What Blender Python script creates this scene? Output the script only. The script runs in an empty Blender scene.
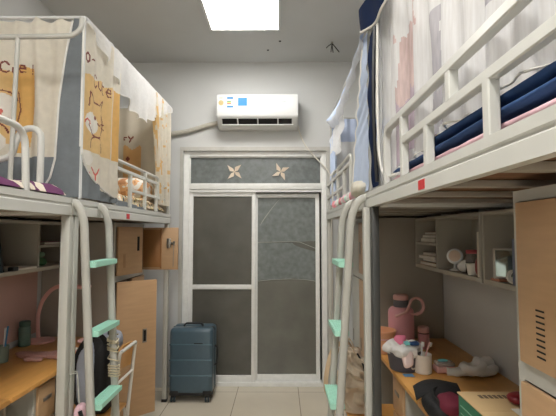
import bpy, bmesh, math, random
from mathutils import Vector, Matrix, noise
random.seed(7)
PI = math.pi
C = bpy.context.scene.collection

# ---------------------------------------------------------------- materials
MATS = {}
def mat(name, col, rough=.5, metal=0, var=.06, scale=8, bump=0, bscale=60, spec=.5, stretch=(1, 1, 1), emit=0, sheen=0):
    if name in MATS: return MATS[name]
    m = bpy.data.materials.new(name); m.use_nodes = True
    nt = m.node_tree; b = nt.nodes['Principled BSDF']
    c = [x / 255 for x in col]
    c = [x / 12.92 if x <= .04045 else ((x + .055) / 1.055) ** 2.4 for x in c]
    tc = nt.nodes.new('ShaderNodeTexCoord'); mp = nt.nodes.new('ShaderNodeMapping')
    mp.inputs['Scale'].default_value = stretch
    nt.links.new(tc.outputs['Object'], mp.inputs['Vector'])
    n = nt.nodes.new('ShaderNodeTexNoise'); n.inputs['Scale'].default_value = scale; n.inputs['Detail'].default_value = 4
    nt.links.new(mp.outputs['Vector'], n.inputs['Vector'])
    r = nt.nodes.new('ShaderNodeValToRGB')
    r.color_ramp.elements[0].position = .3; r.color_ramp.elements[1].position = .7
    r.color_ramp.elements[0].color = [x * (1 - var) for x in c] + [1]
    r.color_ramp.elements[1].color = [min(1, x * (1 + var)) for x in c] + [1]
    nt.links.new(n.outputs['Fac'], r.inputs['Fac']); nt.links.new(r.outputs['Color'], b.inputs['Base Color'])
    b.inputs['Roughness'].default_value = rough; b.inputs['Metallic'].default_value = metal
    b.inputs['Specular IOR Level'].default_value = spec
    if sheen: b.inputs['Sheen Weight'].default_value = sheen
    if bump:
        n2 = nt.nodes.new('ShaderNodeTexNoise'); n2.inputs['Scale'].default_value = bscale; n2.inputs['Detail'].default_value = 3
        nt.links.new(mp.outputs['Vector'], n2.inputs['Vector'])
        bp = nt.nodes.new('ShaderNodeBump'); bp.inputs['Strength'].default_value = bump; bp.inputs['Distance'].default_value = .01
        nt.links.new(n2.outputs['Fac'], bp.inputs['Height']); nt.links.new(bp.outputs['Normal'], b.inputs['Normal'])
    if emit:
        b.inputs['Emission Color'].default_value = c + [1]; b.inputs['Emission Strength'].default_value = emit
    MATS[name] = m; return m

def sheer(name, col, alpha, trans=.5, rough=.9, var=.05, scale=30, stretch=(1, 1, 1)):
    """thin cloth: diffuse + translucent, with some see-through"""
    if name in MATS: return MATS[name]
    m = mat(name, col, rough, var=var, scale=scale, stretch=stretch)
    nt = m.node_tree; b = nt.nodes['Principled BSDF']; out = nt.nodes['Material Output']
    src = b.inputs['Base Color'].links[0].from_socket
    t = nt.nodes.new('ShaderNodeBsdfTranslucent'); nt.links.new(src, t.inputs['Color'])
    mx = nt.nodes.new('ShaderNodeMixShader'); mx.inputs[0].default_value = trans
    nt.links.new(b.outputs[0], mx.inputs[1]); nt.links.new(t.outputs[0], mx.inputs[2])
    last = mx
    if alpha < 1:
        tr = nt.nodes.new('ShaderNodeBsdfTransparent'); m2 = nt.nodes.new('ShaderNodeMixShader'); m2.inputs[0].default_value = alpha
        nt.links.new(tr.outputs[0], m2.inputs[1]); nt.links.new(mx.outputs[0], m2.inputs[2]); last = m2
    nt.links.new(last.outputs[0], out.inputs['Surface'])
    return m

def blotch(name, cols, scale, rough=.85):
    """printed cloth: constant-step colours from noise"""
    if name in MATS: return MATS[name]
    m = mat(name, cols[0], rough); nt = m.node_tree
    r = [n for n in nt.nodes if n.type == 'VALTORGB'][0]; n = [n for n in nt.nodes if n.type == 'TEX_NOISE'][0]
    n.inputs['Scale'].default_value = scale; n.inputs['Detail'].default_value = 1
    cr = r.color_ramp; cr.interpolation = 'CONSTANT'
    while len(cr.elements) < len(cols): cr.elements.new(.5)
    for i, c in enumerate(cols):
        c = [((x / 255 + .055) / 1.055) ** 2.4 for x in c]
        cr.elements[i].position = 0 if i == 0 else .38 + .24 * (i - 1) / max(1, len(cols) - 2)
        cr.elements[i].color = c + [1]
    return m

def tilemat(name, col, seam, size, ox, oy):
    m = mat(name, col, .22, var=.04, scale=3); nt = m.node_tree; b = nt.nodes['Principled BSDF']
    tc = [n for n in nt.nodes if n.type == 'TEX_COORD'][0]
    mp = nt.nodes.new('ShaderNodeMapping'); mp.inputs['Location'].default_value = (ox, oy, 0)
    br = nt.nodes.new('ShaderNodeTexBrick'); br.offset = 0; br.squash = 1
    br.inputs['Scale'].default_value = 1; br.inputs['Brick Width'].default_value = size; br.inputs['Row Height'].default_value = size
    br.inputs['Mortar Size'].default_value = .0035; br.inputs['Mortar Smooth'].default_value = 0
    nt.links.new(tc.outputs['Object'], mp.inputs['Vector']); nt.links.new(mp.outputs['Vector'], br.inputs['Vector'])
    src = b.inputs['Base Color'].links[0].from_socket
    mx = nt.nodes.new('ShaderNodeMixRGB'); nt.links.new(br.outputs['Fac'], mx.inputs[0]); nt.links.new(src, mx.inputs[1])
    mx.inputs[2].default_value = [((x / 255 + .055) / 1.055) ** 2.4 for x in seam] + [1]
    nt.links.new(mx.outputs[0], b.inputs['Base Color'])
    return m

def glassmat(name, tint, body, fac, rough=.12, scale=6, var=.2):
    """pane: partly see-through, partly dusty or filmed surface"""
    m = mat(name, body, rough, var=var, scale=scale); nt = m.node_tree
    b = nt.nodes['Principled BSDF']; out = nt.nodes['Material Output']
    tr = nt.nodes.new('ShaderNodeBsdfTransparent'); tr.inputs[0].default_value = [x / 255 for x in tint] + [1]
    mx = nt.nodes.new('ShaderNodeMixShader'); mx.inputs[0].default_value = fac
    nt.links.new(tr.outputs[0], mx.inputs[1]); nt.links.new(b.outputs[0], mx.inputs[2]); nt.links.new(mx.outputs[0], out.inputs['Surface'])
    return m

M_wall = mat('wall_paint', (212, 213, 212), .8, var=.025, scale=2.5)
M_ceil = mat('ceiling_paint', (196, 197, 196), .9, var=.03, scale=2)
M_floor = tilemat('floor_tile', (224, 214, 194), (160, 148, 128), .6, .43, .02)
M_frame = mat('door_frame_white', (240, 240, 237), .4, var=.04, scale=20)
M_steel = mat('grey_white_enamel', (206, 206, 200), .35, var=.03, scale=6)
M_steel2 = mat('light_grey_steel', (188, 187, 179), .4, var=.04, scale=5)
M_ladder = mat('ladder_enamel', (186, 185, 177), .35, var=.03, scale=6)
M_chrome = mat('worn_metal', (150, 146, 138), .3, metal=.8, var=.08)
M_mint = mat('mint_plastic', (172, 226, 206), .5, var=.04, scale=20)
M_tan = mat('tan_laminate', (192, 156, 118), .45, var=.05, scale=6, stretch=(1, 1, 8))
M_tanin = mat('tan_door_inside', (160, 112, 66), .5, var=.05, scale=5)
M_wood = mat('orange_desk_laminate', (212, 156, 86), .35, var=.07, scale=5, stretch=(6, 1, 1))
M_ply = mat('plywood_board', (120, 84, 56), .8, var=.25, scale=4, stretch=(1, 8, 1))
M_gpan = mat('grey_steel_panel', (160, 153, 142), .5, var=.03, scale=3)
M_black = mat('black_plastic', (26, 26, 28), .45, var=.1)
M_dark = mat('dark_gap', (22, 20, 18), .8)
M_white = mat('white_plastic', (222, 223, 222), .3, var=.01)
M_paper = mat('white_paper', (226, 222, 212), .8)
M_red = mat('red_sticker', (205, 50, 52), .5)
M_pink = mat('pink_enamel', (218, 156, 162), .4, var=.04)
M_pink2 = mat('pale_pink_plastic', (226, 176, 170), .4, var=.03)
M_peach = mat('peach_plastic', (226, 168, 128), .45)
M_greyblue = mat('grey_blue_cloth', (116, 122, 126), .85, var=.08, scale=20, bump=.2, bscale=30)
M_cream = sheer('cream_curtain', (232, 226, 212), 1, .35)
M_orange = sheer('orange_print', (234, 200, 142), 1, .35)
M_orange2 = sheer('deep_orange_print', (230, 184, 112), 1, .35)
M_ink = mat('brown_ink', (122, 62, 52), .8)
M_inkred = mat('red_ink', (200, 96, 84), .8)
M_catw = sheer('white_print', (244, 240, 232), 1, .3)
M_pipe = mat('white_piping', (232, 230, 224), .7)
M_lace = sheer('white_lace', (252, 252, 252), .78, .4, var=.05, scale=60)
M_gauze = sheer('white_gauze', (250, 248, 246), .56, .3, var=.1, scale=10, stretch=(1, 14, 1))
M_gpink = sheer('pink_gauze_print', (226, 194, 188), .6, .3, var=.15, scale=12, stretch=(1, 8, 1))
M_glil = sheer('lilac_gauze_print', (200, 176, 192), .6, .3, var=.15, scale=12, stretch=(1, 8, 1))
M_ggrey = sheer('grey_gauze_print', (186, 182, 190), .6, .3, var=.15, scale=12, stretch=(1, 8, 1))
M_navy = mat('navy_cloth', (40, 72, 120), .85, var=.12, scale=12, bump=.3, bscale=25)
M_navy2 = mat('dark_navy_trim', (14, 32, 66), 1, var=.1, spec=.1)
M_pblue = mat('pale_blue_cloth', (188, 203, 228), .85, var=.05, scale=20, bump=.3, bscale=22)
M_pinkcl = mat('pink_sheet', (226, 186, 196), .85)
M_whitecl = mat('white_cloth', (228, 224, 220), .9, var=.04, bump=.3, bscale=30)
M_beige = mat('beige_canvas', (206, 190, 168), .9, var=.1, scale=14, bump=.3, bscale=40)
M_beigest = mat('beige_strap', (202, 178, 146), .8)
M_teal = mat('teal_shell', (74, 95, 107), .3, var=.04, scale=30, bump=.05, bscale=300)
M_teald = mat('dark_teal_shell', (36, 52, 62), .4)
M_purple = blotch('purple_quilt', [(108, 52, 96), (234, 222, 204), (104, 48, 92), (108, 52, 96)], 7)
M_yquilt = blotch('floral_quilt', [(60, 72, 98), (222, 196, 130), (238, 228, 205), (224, 176, 120), (240, 232, 214)], 22)
M_pillow = blotch('floral_pillow', [(236, 230, 218), (238, 232, 222), (226, 178, 128), (196, 140, 96)], 16)
M_matt = mat('mattress_cloth', (214, 206, 196), .9)
M_gauzeblue = sheer('blue_white_gauze', (226, 230, 238), .8, .4)

# ---------------------------------------------------------------- mesh builder
ORG = {}
class MB:
    def __init__(s): s.bm = bmesh.new(); s.M = Matrix.Identity(4); s.mi = 0
    def v(s, p): return s.bm.verts.new(s.M @ Vector(p))
    def f(s, vs):
        try:
            fc = s.bm.faces.new(vs); fc.material_index = s.mi; return fc
        except ValueError: return None
    def box(s, x0, x1, y0, y1, z0, z1, b=0, seg=2):
        x0, x1 = min(x0, x1), max(x0, x1); y0, y1 = min(y0, y1), max(y0, y1); z0, z1 = min(z0, z1), max(z0, z1)
        V = [s.v(p) for p in ((x0,y0,z0),(x1,y0,z0),(x1,y1,z0),(x0,y1,z0),(x0,y0,z1),(x1,y0,z1),(x1,y1,z1),(x0,y1,z1))]
        F = [s.f([V[i] for i in q]) for q in ((3,2,1,0),(4,5,6,7),(0,1,5,4),(1,2,6,5),(2,3,7,6),(3,0,4,7))]
        if b:
            E = list({e for fc in F for e in fc.edges})
            r = bmesh.ops.bevel(s.bm, geom=E, offset=min(b, .45*min(x1-x0, y1-y0, z1-z0)), segments=seg, affect='EDGES', profile=.5)
            for fc in r['faces']: fc.material_index = s.mi
        return s
    def sweep(s, pts, prof, up=Vector((0, 0, 1)), closed=False, caps=True):
        P = [Vector(p) for p in pts]; n = len(P); rings = []; prevn = None
        for i, p in enumerate(P):
            a = P[i-1] if (i > 0 or closed) else P[i]; c = P[(i+1) % n] if (i < n-1 or closed) else P[i]
            t = (c - a)
            if t.length < 1e-9: t = Vector((0, 0, 1))
            t.normalize()
            if prevn is None:
                u = up - t * up.dot(t)
                if u.length < 1e-3: u = Vector((1, 0, 0)) - t * t.x
                if u.length < 1e-3: u = Vector((0, 1, 0))
            else: u = prevn - t * prevn.dot(t)
            u.normalize(); prevn = u; w = t.cross(u)
            rings.append([s.v(p + u * q[1] + w * q[0]) for q in prof])
        k = len(prof)
        for i in range(n if closed else n-1):
            A, B = rings[i], rings[(i+1) % n]
            for j in range(k): s.f([A[j], A[(j+1) % k], B[(j+1) % k], B[j]])
        if caps and not closed: s.f(rings[0][::-1]); s.f(rings[-1])
        return s
    def tube(s, pts, r, n=10, closed=False):
        return s.sweep(pts, [(r*math.cos(2*PI*i/n), r*math.sin(2*PI*i/n)) for i in range(n)], closed=closed)
    def bar(s, pts, w, h, up=Vector((0, 0, 1)), b=.003):
        w /= 2; h /= 2
        return s.sweep(pts, [(-w+b,-h),(w-b,-h),(w,-h+b),(w,h-b),(w-b,h),(-w+b,h),(-w,h-b),(-w,-h+b)], up=up)
    def lathe(s, prof, c=(0, 0, 0), n=24, cap=True):
        c = Vector(c); R = []
        for r, z in prof: R.append([s.v(c + Vector((r*math.cos(2*PI*i/n), r*math.sin(2*PI*i/n), z))) for i in range(n)])
        for a, b in zip(R, R[1:]):
            for i in range(n): s.f([a[i], a[(i+1) % n], b[(i+1) % n], b[i]])
        if cap: s.f(R[0][::-1]); s.f(R[-1])
        return s
    def prism(s, poly, axis, a0, a1):
        """poly in the two other axes (in xyz order), extruded along axis"""
        def pt(q, a):
            q = list(q); q.insert(axis, a); return q
        A = [s.v(pt(q, a0)) for q in poly]; B = [s.v(pt(q, a1)) for q in poly]; k = len(poly)
        s.f(A[::-1]); s.f(B)
        for i in range(k): s.f([A[i], A[(i+1) % k], B[(i+1) % k], B[i]])
        return s
    def grid(s, fn, nu, nv, mfn=None, th=0):
        G = [[s.v(fn(i/nu, j/nv)) for j in range(nv+1)] for i in range(nu+1)]
        for i in range(nu):
            for j in range(nv):
                if mfn:
                    m = mfn((i+.5)/nu, (j+.5)/nv)
                    if m is None: continue
                    s.mi = m
                s.f([G[i][j], G[i+1][j], G[i+1][j+1], G[i][j+1]])
        return s
    def blob(s, c, r, e=.6, nu=28, nv=16, amp=0, sc=8, seed=0, flat=None):
        """super-ellipsoid with lumps; flat cuts it off at that z"""
        c = Vector(c); sg = lambda x, p: math.copysign(abs(x)**p, x)
        rows = []
        for j in range(nv+1):
            ph = -PI/2 + PI*j/nv; row = []
            for i in range(nu):
                th = 2*PI*i/nu
                d = Vector((r[0]*sg(math.cos(ph), e)*sg(math.cos(th), e), r[1]*sg(math.cos(ph), e)*sg(math.sin(th), e), r[2]*sg(math.sin(ph), e)))
                p = c + d
                if amp:
                    k = noise.noise(p*sc + Vector((seed, seed*.7, 0)))
                    p += d.normalized()*amp*k
                if flat is not None: p.z = max(p.z, flat)
                row.append(s.v(p))
                if j in (0, nv): row = row*nu; break
            rows.append(row)
        for j in range(nv):
            for i in range(nu):
                q = [rows[j][i], rows[j][(i+1) % nu], rows[j+1][(i+1) % nu], rows[j+1][i]]
                u = []
                for x in q:
                    if x not in u: u.append(x)
                if len(u) > 2: s.f(u)
        return s
    def build(s, name, mats, parent=None, smooth=True, angle=38, weld=False):
        if weld: bmesh.ops.remove_doubles(s.bm, verts=s.bm.verts, dist=1e-4)
        bmesh.ops.recalc_face_normals(s.bm, faces=s.bm.faces)
        org = ORG.get(parent.name, Vector((0, 0, 0))) if parent else Vector((0, 0, 0))
        if org.length: bmesh.ops.translate(s.bm, verts=s.bm.verts, vec=-org)
        me = bpy.data.meshes.new(name); s.bm.to_mesh(me); s.bm.free()
        for m in (mats if isinstance(mats, (list, tuple)) else [mats]): me.materials.append(m)
        if smooth:
            me.shade_smooth()
            me.set_sharp_from_angle(angle=math.radians(angle))
        o = bpy.data.objects.new(name, me); C.objects.link(o)
        if parent: o.parent = parent; ORG[o.name] = org
        return o

def fillet(pts, r, k=6):
    P = [Vector(p) for p in pts]; out = [P[0]]
    for a, b, c in zip(P, P[1:], P[2:]):
        d1 = (a-b); d2 = (c-b); q = min(r, d1.length*.48, d2.length*.48)
        p1 = b + d1.normalized()*q; p2 = b + d2.normalized()*q
        for i in range(k+1):
            t = i/k; out.append(p1*(1-t)**2 + b*2*t*(1-t) + p2*t*t)
    out.append(P[-1]); return out
def lerp_table(tab, x):
    if x <= tab[0][0]: return tab[0][1]
    for (a, p), (b, q) in zip(tab, tab[1:]):
        if x <= b:
            t = (x-a)/(b-a); return p + (q-p)*t
    return tab[-1][1]
def spline(pts, k=6):
    P = [Vector(p) for p in pts]; P = [P[0]*2-P[1]] + P + [P[-1]*2-P[-2]]; out = []
    for i in range(1, len(P)-2):
        a, b, c, d = P[i-1:i+3]
        for j in range(k):
            t = j/k; out.append(.5*((2*b)+(c-a)*t+(2*a-5*b+4*c-d)*t*t+(-a+3*b-3*c+d)*t**3))
    out.append(P[-2]); return out

def tag(o, label, cat, group=None, kind=None):
    o['label'] = label; o['category'] = cat
    if group: o['group'] = group
    if kind: o['kind'] = kind
    return o
def thing(name, label, cat, loc, group=None):
    o = bpy.data.objects.new(name, None); C.objects.link(o); o.location = loc; o.empty_display_size = .1
    ORG[o.name] = Vector(loc); return tag(o, label, cat, group)
def struct(name, mb, m, parent=None, label=None, **k):
    o = mb.build(name, m, parent, **k)
    if not parent: o['kind'] = 'structure'; o['label'] = label or name.replace('_', ' ')
    return o
def copy_tree(o, parent=None):
    c = o.copy(); C.objects.link(c)
    if parent: c.parent = parent
    for ch in [x for x in C.objects if x.parent == o]: copy_tree(ch, c)
    return c

# ---------------------------------------------------------------- room constants
XL, XR, YF, YB, H = -1.86, 1.24, 4.29, -5.2, 3.34
DX0, DX1, DZ = -1.01, .47, 2.40           # door opening
def sbox(name, m, *a, label=None, **k): return struct(name, MB().box(*a), m, label=label, smooth=False, **k)
sbox('floor', M_floor, XL-.2, XR+.2, YB-.2, 4.50, -.1, 0, label='beige glazed tile floor of the dormitory room')
sbox('ceiling', M_ceil, XL-.2, XR+.2, YB-.2, YF+.2, H, H+.1, label='plain grey white ceiling')
sbox('wall_left', M_wall, XL-.2, XL, YB-.2, YF+.2, 0, H, label='white wall behind the left beds')
sbox('wall_right', M_wall, XR, XR+.2, YB-.2, YF+.2, 0, H, label='white wall behind the right beds')
sbox('wall_near', M_wall, XL, XR, YB-.2, YB, 0, H, label='white wall opposite the balcony door')
w = MB(); w.box(XL, DX0, YF, YF+.2, 0, H); w.box(DX1, XR, YF, YF+.2, 0, H); w.box(DX0, DX1, YF, YF+.2, DZ, H)
struct('wall_far', w, M_wall, label='white wall holding the balcony door', smooth=False)
# plaster border round the opening
t = MB(); t.box(DX0-.035, DX0, YF-.012, YF, 0, DZ+.04); t.box(DX1, DX1+.035, YF-.012, YF, 0, DZ+.04); t.box(DX0, DX1, YF-.012, YF, DZ, DZ+.04)
struct('trim_1', t, mat('plaster_trim', (196, 194, 188), .8, var=.06, scale=14), label='pale plaster border round the balcony door', smooth=False)
# balcony beyond the glass (night)
M_balc = mat('balcony_render', (132, 132, 126), .85, var=.08, scale=3)
sbox('floor_balcony', mat('balcony_tile', (150, 146, 134), .4, var=.06, scale=4), XL, XR, 4.50, 6.0, -.1, 0, label='dim tiled balcony floor behind the glass door')
b = MB(); b.box(XL, XR, 5.85, 6.0, 0, 3.0); b.box(XL-.15, XL, 4.49, 6.0, 0, 3.0); b.box(XR, XR+.15, 4.49, 6.0, 0, 3.0)
struct('wall_balcony', b, M_balc, label='dim grey balcony wall behind the glass door', smooth=False)
sbox('ceiling_balcony', M_balc, XL-.15, XR+.15, 4.49, 6.0, 3.0, 3.1, label='dim balcony ceiling behind the glass door')

# ---------------------------------------------------------------- balcony door
dr = bpy.data.objects.new('door_1', None); C.objects.link(dr); dr['kind'] = 'structure'; dr['label'] = 'white framed sliding glass balcony door with a transom window'
dr.location = ((DX0+DX1)/2, 4.33, 0); ORG['door_1'] = Vector(dr.location)
fy0, fy1 = 4.315, 4.42
m = MB()
m.box(DX0, DX0+.055, fy0, fy1, 0, DZ, .004); m.box(DX1-.05, DX1, fy0, fy1, 0, DZ, .004)
m.box(DX0+.055, DX1-.05, fy0, fy1, 2.345, DZ, .004); m.box(DX0+.055, DX1-.05, fy0, fy1, 2.0, 2.06, .004); m.box(DX0+.055, DX1-.05, fy0, fy1, 0, .04, .004)
m.box(DX0+.055, DX1-.05, fy0, fy0+.02, 1.972, 1.994, .003)
m.build('door_frame', M_frame, dr)
M_g1 = glassmat('dim_glass', (120, 120, 116), (116, 114, 106), .68, .15, 5, .12)
M_g2 = glassmat('mottled_film_glass', (120, 126, 128), (124, 130, 129), .82, .3, 22, .22)
def sash(name, x0, x1, y0, y1, z0, z1, st=.05, bars=()):
    m = MB(); m.box(x0, x0+st, y0, y1, z0, z1, .004); m.box(x1-st, x1, y0, y1, z0, z1, .004)
    m.box(x0+st, x1-st, y0, y1, z1-.045, z1, .004); m.box(x0+st, x1-st, y0, y1, z0, z0+.065, .004)
    for zb in bars: m.box(x0+st, x1-st, y0, y1, zb-.024, zb+.024, .004)
    return m.build(name, M_frame, dr)
s1 = sash('sliding_sash', -.955, -.262, 4.335, 4.368, .04, 1.975, .042, bars=(.995,))
MB().box(-.914, -.303, 4.350, 4.354, 1.018, 1.931).build('glass_pane', M_g1, s1, smooth=False)
MB().box(-.914, -.303, 4.350, 4.354, .104, .972).build('glass_pane', M_g1, s1, smooth=False)
s2 = sash('sliding_sash', -.285, .402, 4.374, 4.404, .04, 1.965, .042)
MB().box(-.244, .361, 4.388, 4.392, .104, 1.915).build('glass_pane', glassmat('clearer_glass', (150, 150, 146), (140, 139, 130), .62, .12, 5, .12), s2, smooth=False)
# torn privacy film on the right sash
def film(z_top, z_bot, seed, rag):
    m = MB()
    def fn(a, c):
        x = -.242 + .601*a
        zb = z_bot(a) + rag*noise.noise(Vector((a*7, seed, 0)))
        return (x, 4.3868, z_top(a) + (zb - z_top(a))*c)
    m.grid(fn, 60, 6); return m.build('privacy_film', M_film, s2)
M_film = mat('grey_frosted_film', (120, 126, 124), .45, var=.22, scale=22)
film(lambda a: 1.913, lambda a: 1.455 + .01*a, 2, .012)
film(lambda a: 1.448 - (.0 if a < .6 else .09*((a-.6)/.4)**.6), lambda a: 1.055 + .02*math.sin(a*PI), 5, .010)
m = MB(); m.tube([(-.242, 4.385, 1.452), (-.1, 4.385, 1.455), (.1, 4.385, 1.462), (.2, 4.385, 1.455), (.36, 4.385, 1.39)], .004, 6)
m.tube([(-.242, 4.385, 1.05), (-.1, 4.385, 1.065), (.1, 4.385, 1.073), (.25, 4.385, 1.067), (.36, 4.385, 1.05)], .003, 6)
m.grid(lambda a, c: (-.20+.20*a-.02*c*(1-a), 4.3845-.004*math.sin(a*3), 1.913-.24*(1-a)**1.2*1 - .0 - .05*c*(1-a)), 12, 3)
m.build('film_edge', mat('film_edge_pale', (170, 172, 164), .6), s2)
tr_ = MB(); tr_.box(-.955, -.945, 4.335, 4.37, 2.06, 2.345, .003); tr_.box(.41, .42, 4.335, 4.37, 2.06, 2.345, .003)
tr_.box(-.945, .41, 4.335, 4.37, 2.336, 2.345, .003); tr_.box(-.945, .41, 4.335, 4.37, 2.06, 2.068, .003)
ts = tr_.build('transom_sash', M_frame, dr)
MB().box(-.945, .41, 4.350, 4.355, 2.068, 2.336).build('glass_pane', M_g2, ts, smooth=False)
m = MB(); m.box(-.2655, -.2585, 4.318, 4.335, .98, 1.10, .002); m.build('latch', M_white, s1)
# paper pinwheels stuck on the transom
M_pw = mat('cream_card', (226, 210, 190), .7, var=.08)
pw = thing('paper_pinwheel', 'left cream paper pinwheel stuck on the transom glass', 'pinwheel', (-.487, 4.346, 2.19), 'paper pinwheels on the transom glass')
for k in range(4):
    m = MB(); m.M = Matrix.Translation((-.487, 4.346, 2.19)) @ Matrix.Rotation(k*PI/2 + .25, 4, 'Y')
    A = [(0, -.004, 0), (-.006, -.012, .048), (.050, -.006, .090), (.030, -.001, .022)]
    B = [(p[0], p[1]+.003, p[2]) for p in A]
    va = [m.v(p) for p in A]; vb = [m.v(p) for p in B]; m.f(va); m.f(vb[::-1])
    for i in range(4): m.f([va[i], va[(i+1) % 4], vb[(i+1) % 4], vb[i]])
    m.mi = 1
    m.bm.faces.ensure_lookup_table()
    m.build('blade', [M_pw, M_beigest], pw, smooth=False)
m = MB(); m.blob((-.487, 4.334, 2.19), (.008, .006, .008), 1, 10, 6); m.build('hub', M_beige, pw)
p2 = copy_tree(pw); p2.location = (-.004, 4.346, 2.19); p2.rotation_euler = (0, .35, 0)
p2['label'] = 'right cream paper pinwheel stuck on the transom glass'

# ---------------------------------------------------------------- ceiling lights and fittings
def light_panel(x0, x1, y0, y1, label, power):
    o = thing('ceiling_light', label, 'ceiling light', ((x0+x1)/2, (y0+y1)/2, H), 'square ceiling light panels')
    m = MB(); m.box(x0-.02, x0, y0-.02, y1+.02, H-.018, H, .002); m.box(x1, x1+.02, y0-.02, y1+.02, H-.018, H, .002)
    m.box(x0, x1, y0-.02, y0, H-.018, H, .002); m.box(x0, x1, y1, y1+.02, H-.018, H, .002)
    m.build('frame', M_white, o)
    MB().box(x0, x1, y0, y1, H-.012, H-.001).build('diffuser', mat('lit_diffuser_%d' % round(power*10), (255, 252, 247), .5, emit=power), o, smooth=False)
    return o
light_panel(-.60, -.025, 2.98, 3.55, 'bright square ceiling light panel in front of the air conditioner', 15)
light_panel(-.60, -.025, .25, .82, 'square ceiling light panel between the near beds', 24)
light_panel(-.60, -.025, -2.2, -1.63, 'square ceiling light panel added behind the viewer as fill', 26)  # unseen panel, added to light the locker fronts from behind the camera
light_panel(-.60, -.025, -4.6, -4.03, 'square ceiling light panel added at the near end of the room as low fill', 40)  # added out of view so low-angle light reaches under the beds
fh = thing('ceiling_fan_hook', 'bare wires and rods sticking down from the ceiling right of the light', 'ceiling hook', (.48, 3.83, H), None)
m = MB(); m.lathe([(.012, 0), (.012, -.012), (.004, -.016)], (.48, 3.83, H), 10); m.build('anchor', M_chrome, fh)
for dx, l in ((-.055, .06), (-.012, .10), (.008, .105), (.065, .10)):
    MB().tube([(.48, 3.83, H-.012), (.48+dx*.6, 3.83, H-l*.6), (.48+dx, 3.82, H-l)], .0045, 6).build('rod', M_dark, fh)
for x, y, lb in ((-.127, 3.995, 'dark screw in the ceiling, the one closer to the far wall'), (-.009, 3.804, 'dark screw in the ceiling, the one closer to the light panel')):
    o = MB().lathe([(.010, 0), (.011, -.004), (.004, -.008)], (x, y, H), 10).build('ceiling_screw', M_dark)
    tag(o, lb, 'screw', 'dark ceiling screws')

# ---------------------------------------------------------------- air conditioner
ac = thing('air_conditioner', 'white wall mounted split air conditioner above the balcony door', 'air conditioner', (-.232, 4.28, 2.6))
AX0, AX1 = -.635, .168
prof = [(4.288, 2.61), (4.288, 2.925), (4.10, 2.932), (4.078, 2.925), (4.066, 2.90), (4.060, 2.80), (4.060, 2.715), (4.066, 2.70), (4.075, 2.690), (4.10, 2.665), (4.15, 2.625), (4.20, 2.61)]
m = MB(); m.prism(prof, 0, AX0+.012, AX1-.012); m.build('casing', M_white, ac, angle=25)
for xa, xb in ((AX0, AX0+.012), (AX1-.012, AX1)):
    q = [(y+(.003 if y < 4.28 else 0), z-.002 if z > 2.7 else z+.002) for y, z in prof]
    MB().prism(q, 0, xa, xb).build('end_cap', mat('end_cap_grey', (214, 216, 216), .35), ac, angle=25)
m = MB(); m.prism([(4.085, 2.685), (4.135, 2.645), (4.130, 2.640), (4.080, 2.680)], 0, AX0+.05, AX1-.06); m.build('air_outlet', M_dark, ac, smooth=False)
m = MB(); m.prism([(4.126, 2.637), (4.175, 2.612), (4.170, 2.600), (4.118, 2.628)], 0, AX0+.045, AX1-.045); m.build('louver', M_white, ac, smooth=False)
for xx in (-.43, -.23, -.03):
    MB().prism([(4.080, 2.684), (4.131, 2.644), (4.127, 2.639), (4.076, 2.678)], 0, xx-.006, xx+.006).build('vane', M_white, ac, smooth=False)
MB().box(-.425, -.335, 4.0575, 4.0605, 2.805, 2.885).build('sticker', mat('bright_blue_sticker', (20, 132, 226), .4), ac, smooth=False)
m = MB(); m.box(-.535, -.470, 4.0575, 4.0605, 2.785, 2.895); e_ = m.build('energy_label', mat('energy_label_white', (226, 232, 236), .4), ac, smooth=False)
m = MB()
for z0, z1, mi in ((2.872, 2.893, 0), (2.845, 2.855, 1), (2.832, 2.842, 2), (2.819, 2.829, 3), (2.787, 2.806, 0)):
    m.mi = mi; m.box(-.533, -.472 - (.02 if mi else 0), 4.0568, 4.0576, z0, z1)
m.build('label_print', [mat('label_blue', (70, 140, 196), .5), mat('label_green', (70, 160, 90), .5), mat('label_yellow', (226, 200, 70), .5), M_red], e_, smooth=False)
m = MB(); m.M = Matrix.Translation((-.592, 4.0605, 2.835)) @ Matrix.Rotation(PI/2, 4, 'X')
m.lathe([(.026, 0), (.026, .003), (.0, .003)], (0, 0, 0), 20); m.build('badge', mat('gold_badge', (206, 186, 130), .4), ac)
MB().box(-.61, -.575, 4.0575, 4.0605, 2.88, 2.888).build('badge_text', M_beige, ac, smooth=False)
for q in ((-.255, -.165, 2.862, 2.868), (-.01, .05, 2.84, 2.852)): MB().box(q[0], q[1], 4.0575, 4.0605, q[2], q[3]).build('marking', mat('faint_grey_print', (196, 200, 204), .4), ac, smooth=False)
pp = spline([(-.645, 4.255, 2.685), (-.75, 4.262, 2.665), (-.95, 4.264, 2.605), (-1.12, 4.264, 2.575), (-1.35, 4.264, 2.548), (-1.834, 4.264, 2.54)], 10)
m = MB()
o = m.tube(pp, .0245, 12).build('air_conditioner_pipe', mat('wrapped_pipe_tape', (190, 186, 174), .6, var=.12, scale=18, bump=.4, bscale=40))
tag(o, 'grey taped pipe running from the air conditioner to the left', 'pipe')
cb = spline([(.176, 4.275, 2.66), (.20, 4.2805, 2.57), (.25, 4.2805, 2.46), (.33, 4.2805, 2.36), (.42, 4.2805, 2.26), (.49, 4.272, 2.18), (.515, 4.2805, 2.05), (.52, 4.2805, 1.6), (.52, 4.2805, .3)], 8)
tag(MB().tube(cb, .0075, 8).build('power_cable', M_paper), 'thin white cable hanging from the air conditioner past the door corner', 'cable')

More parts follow.
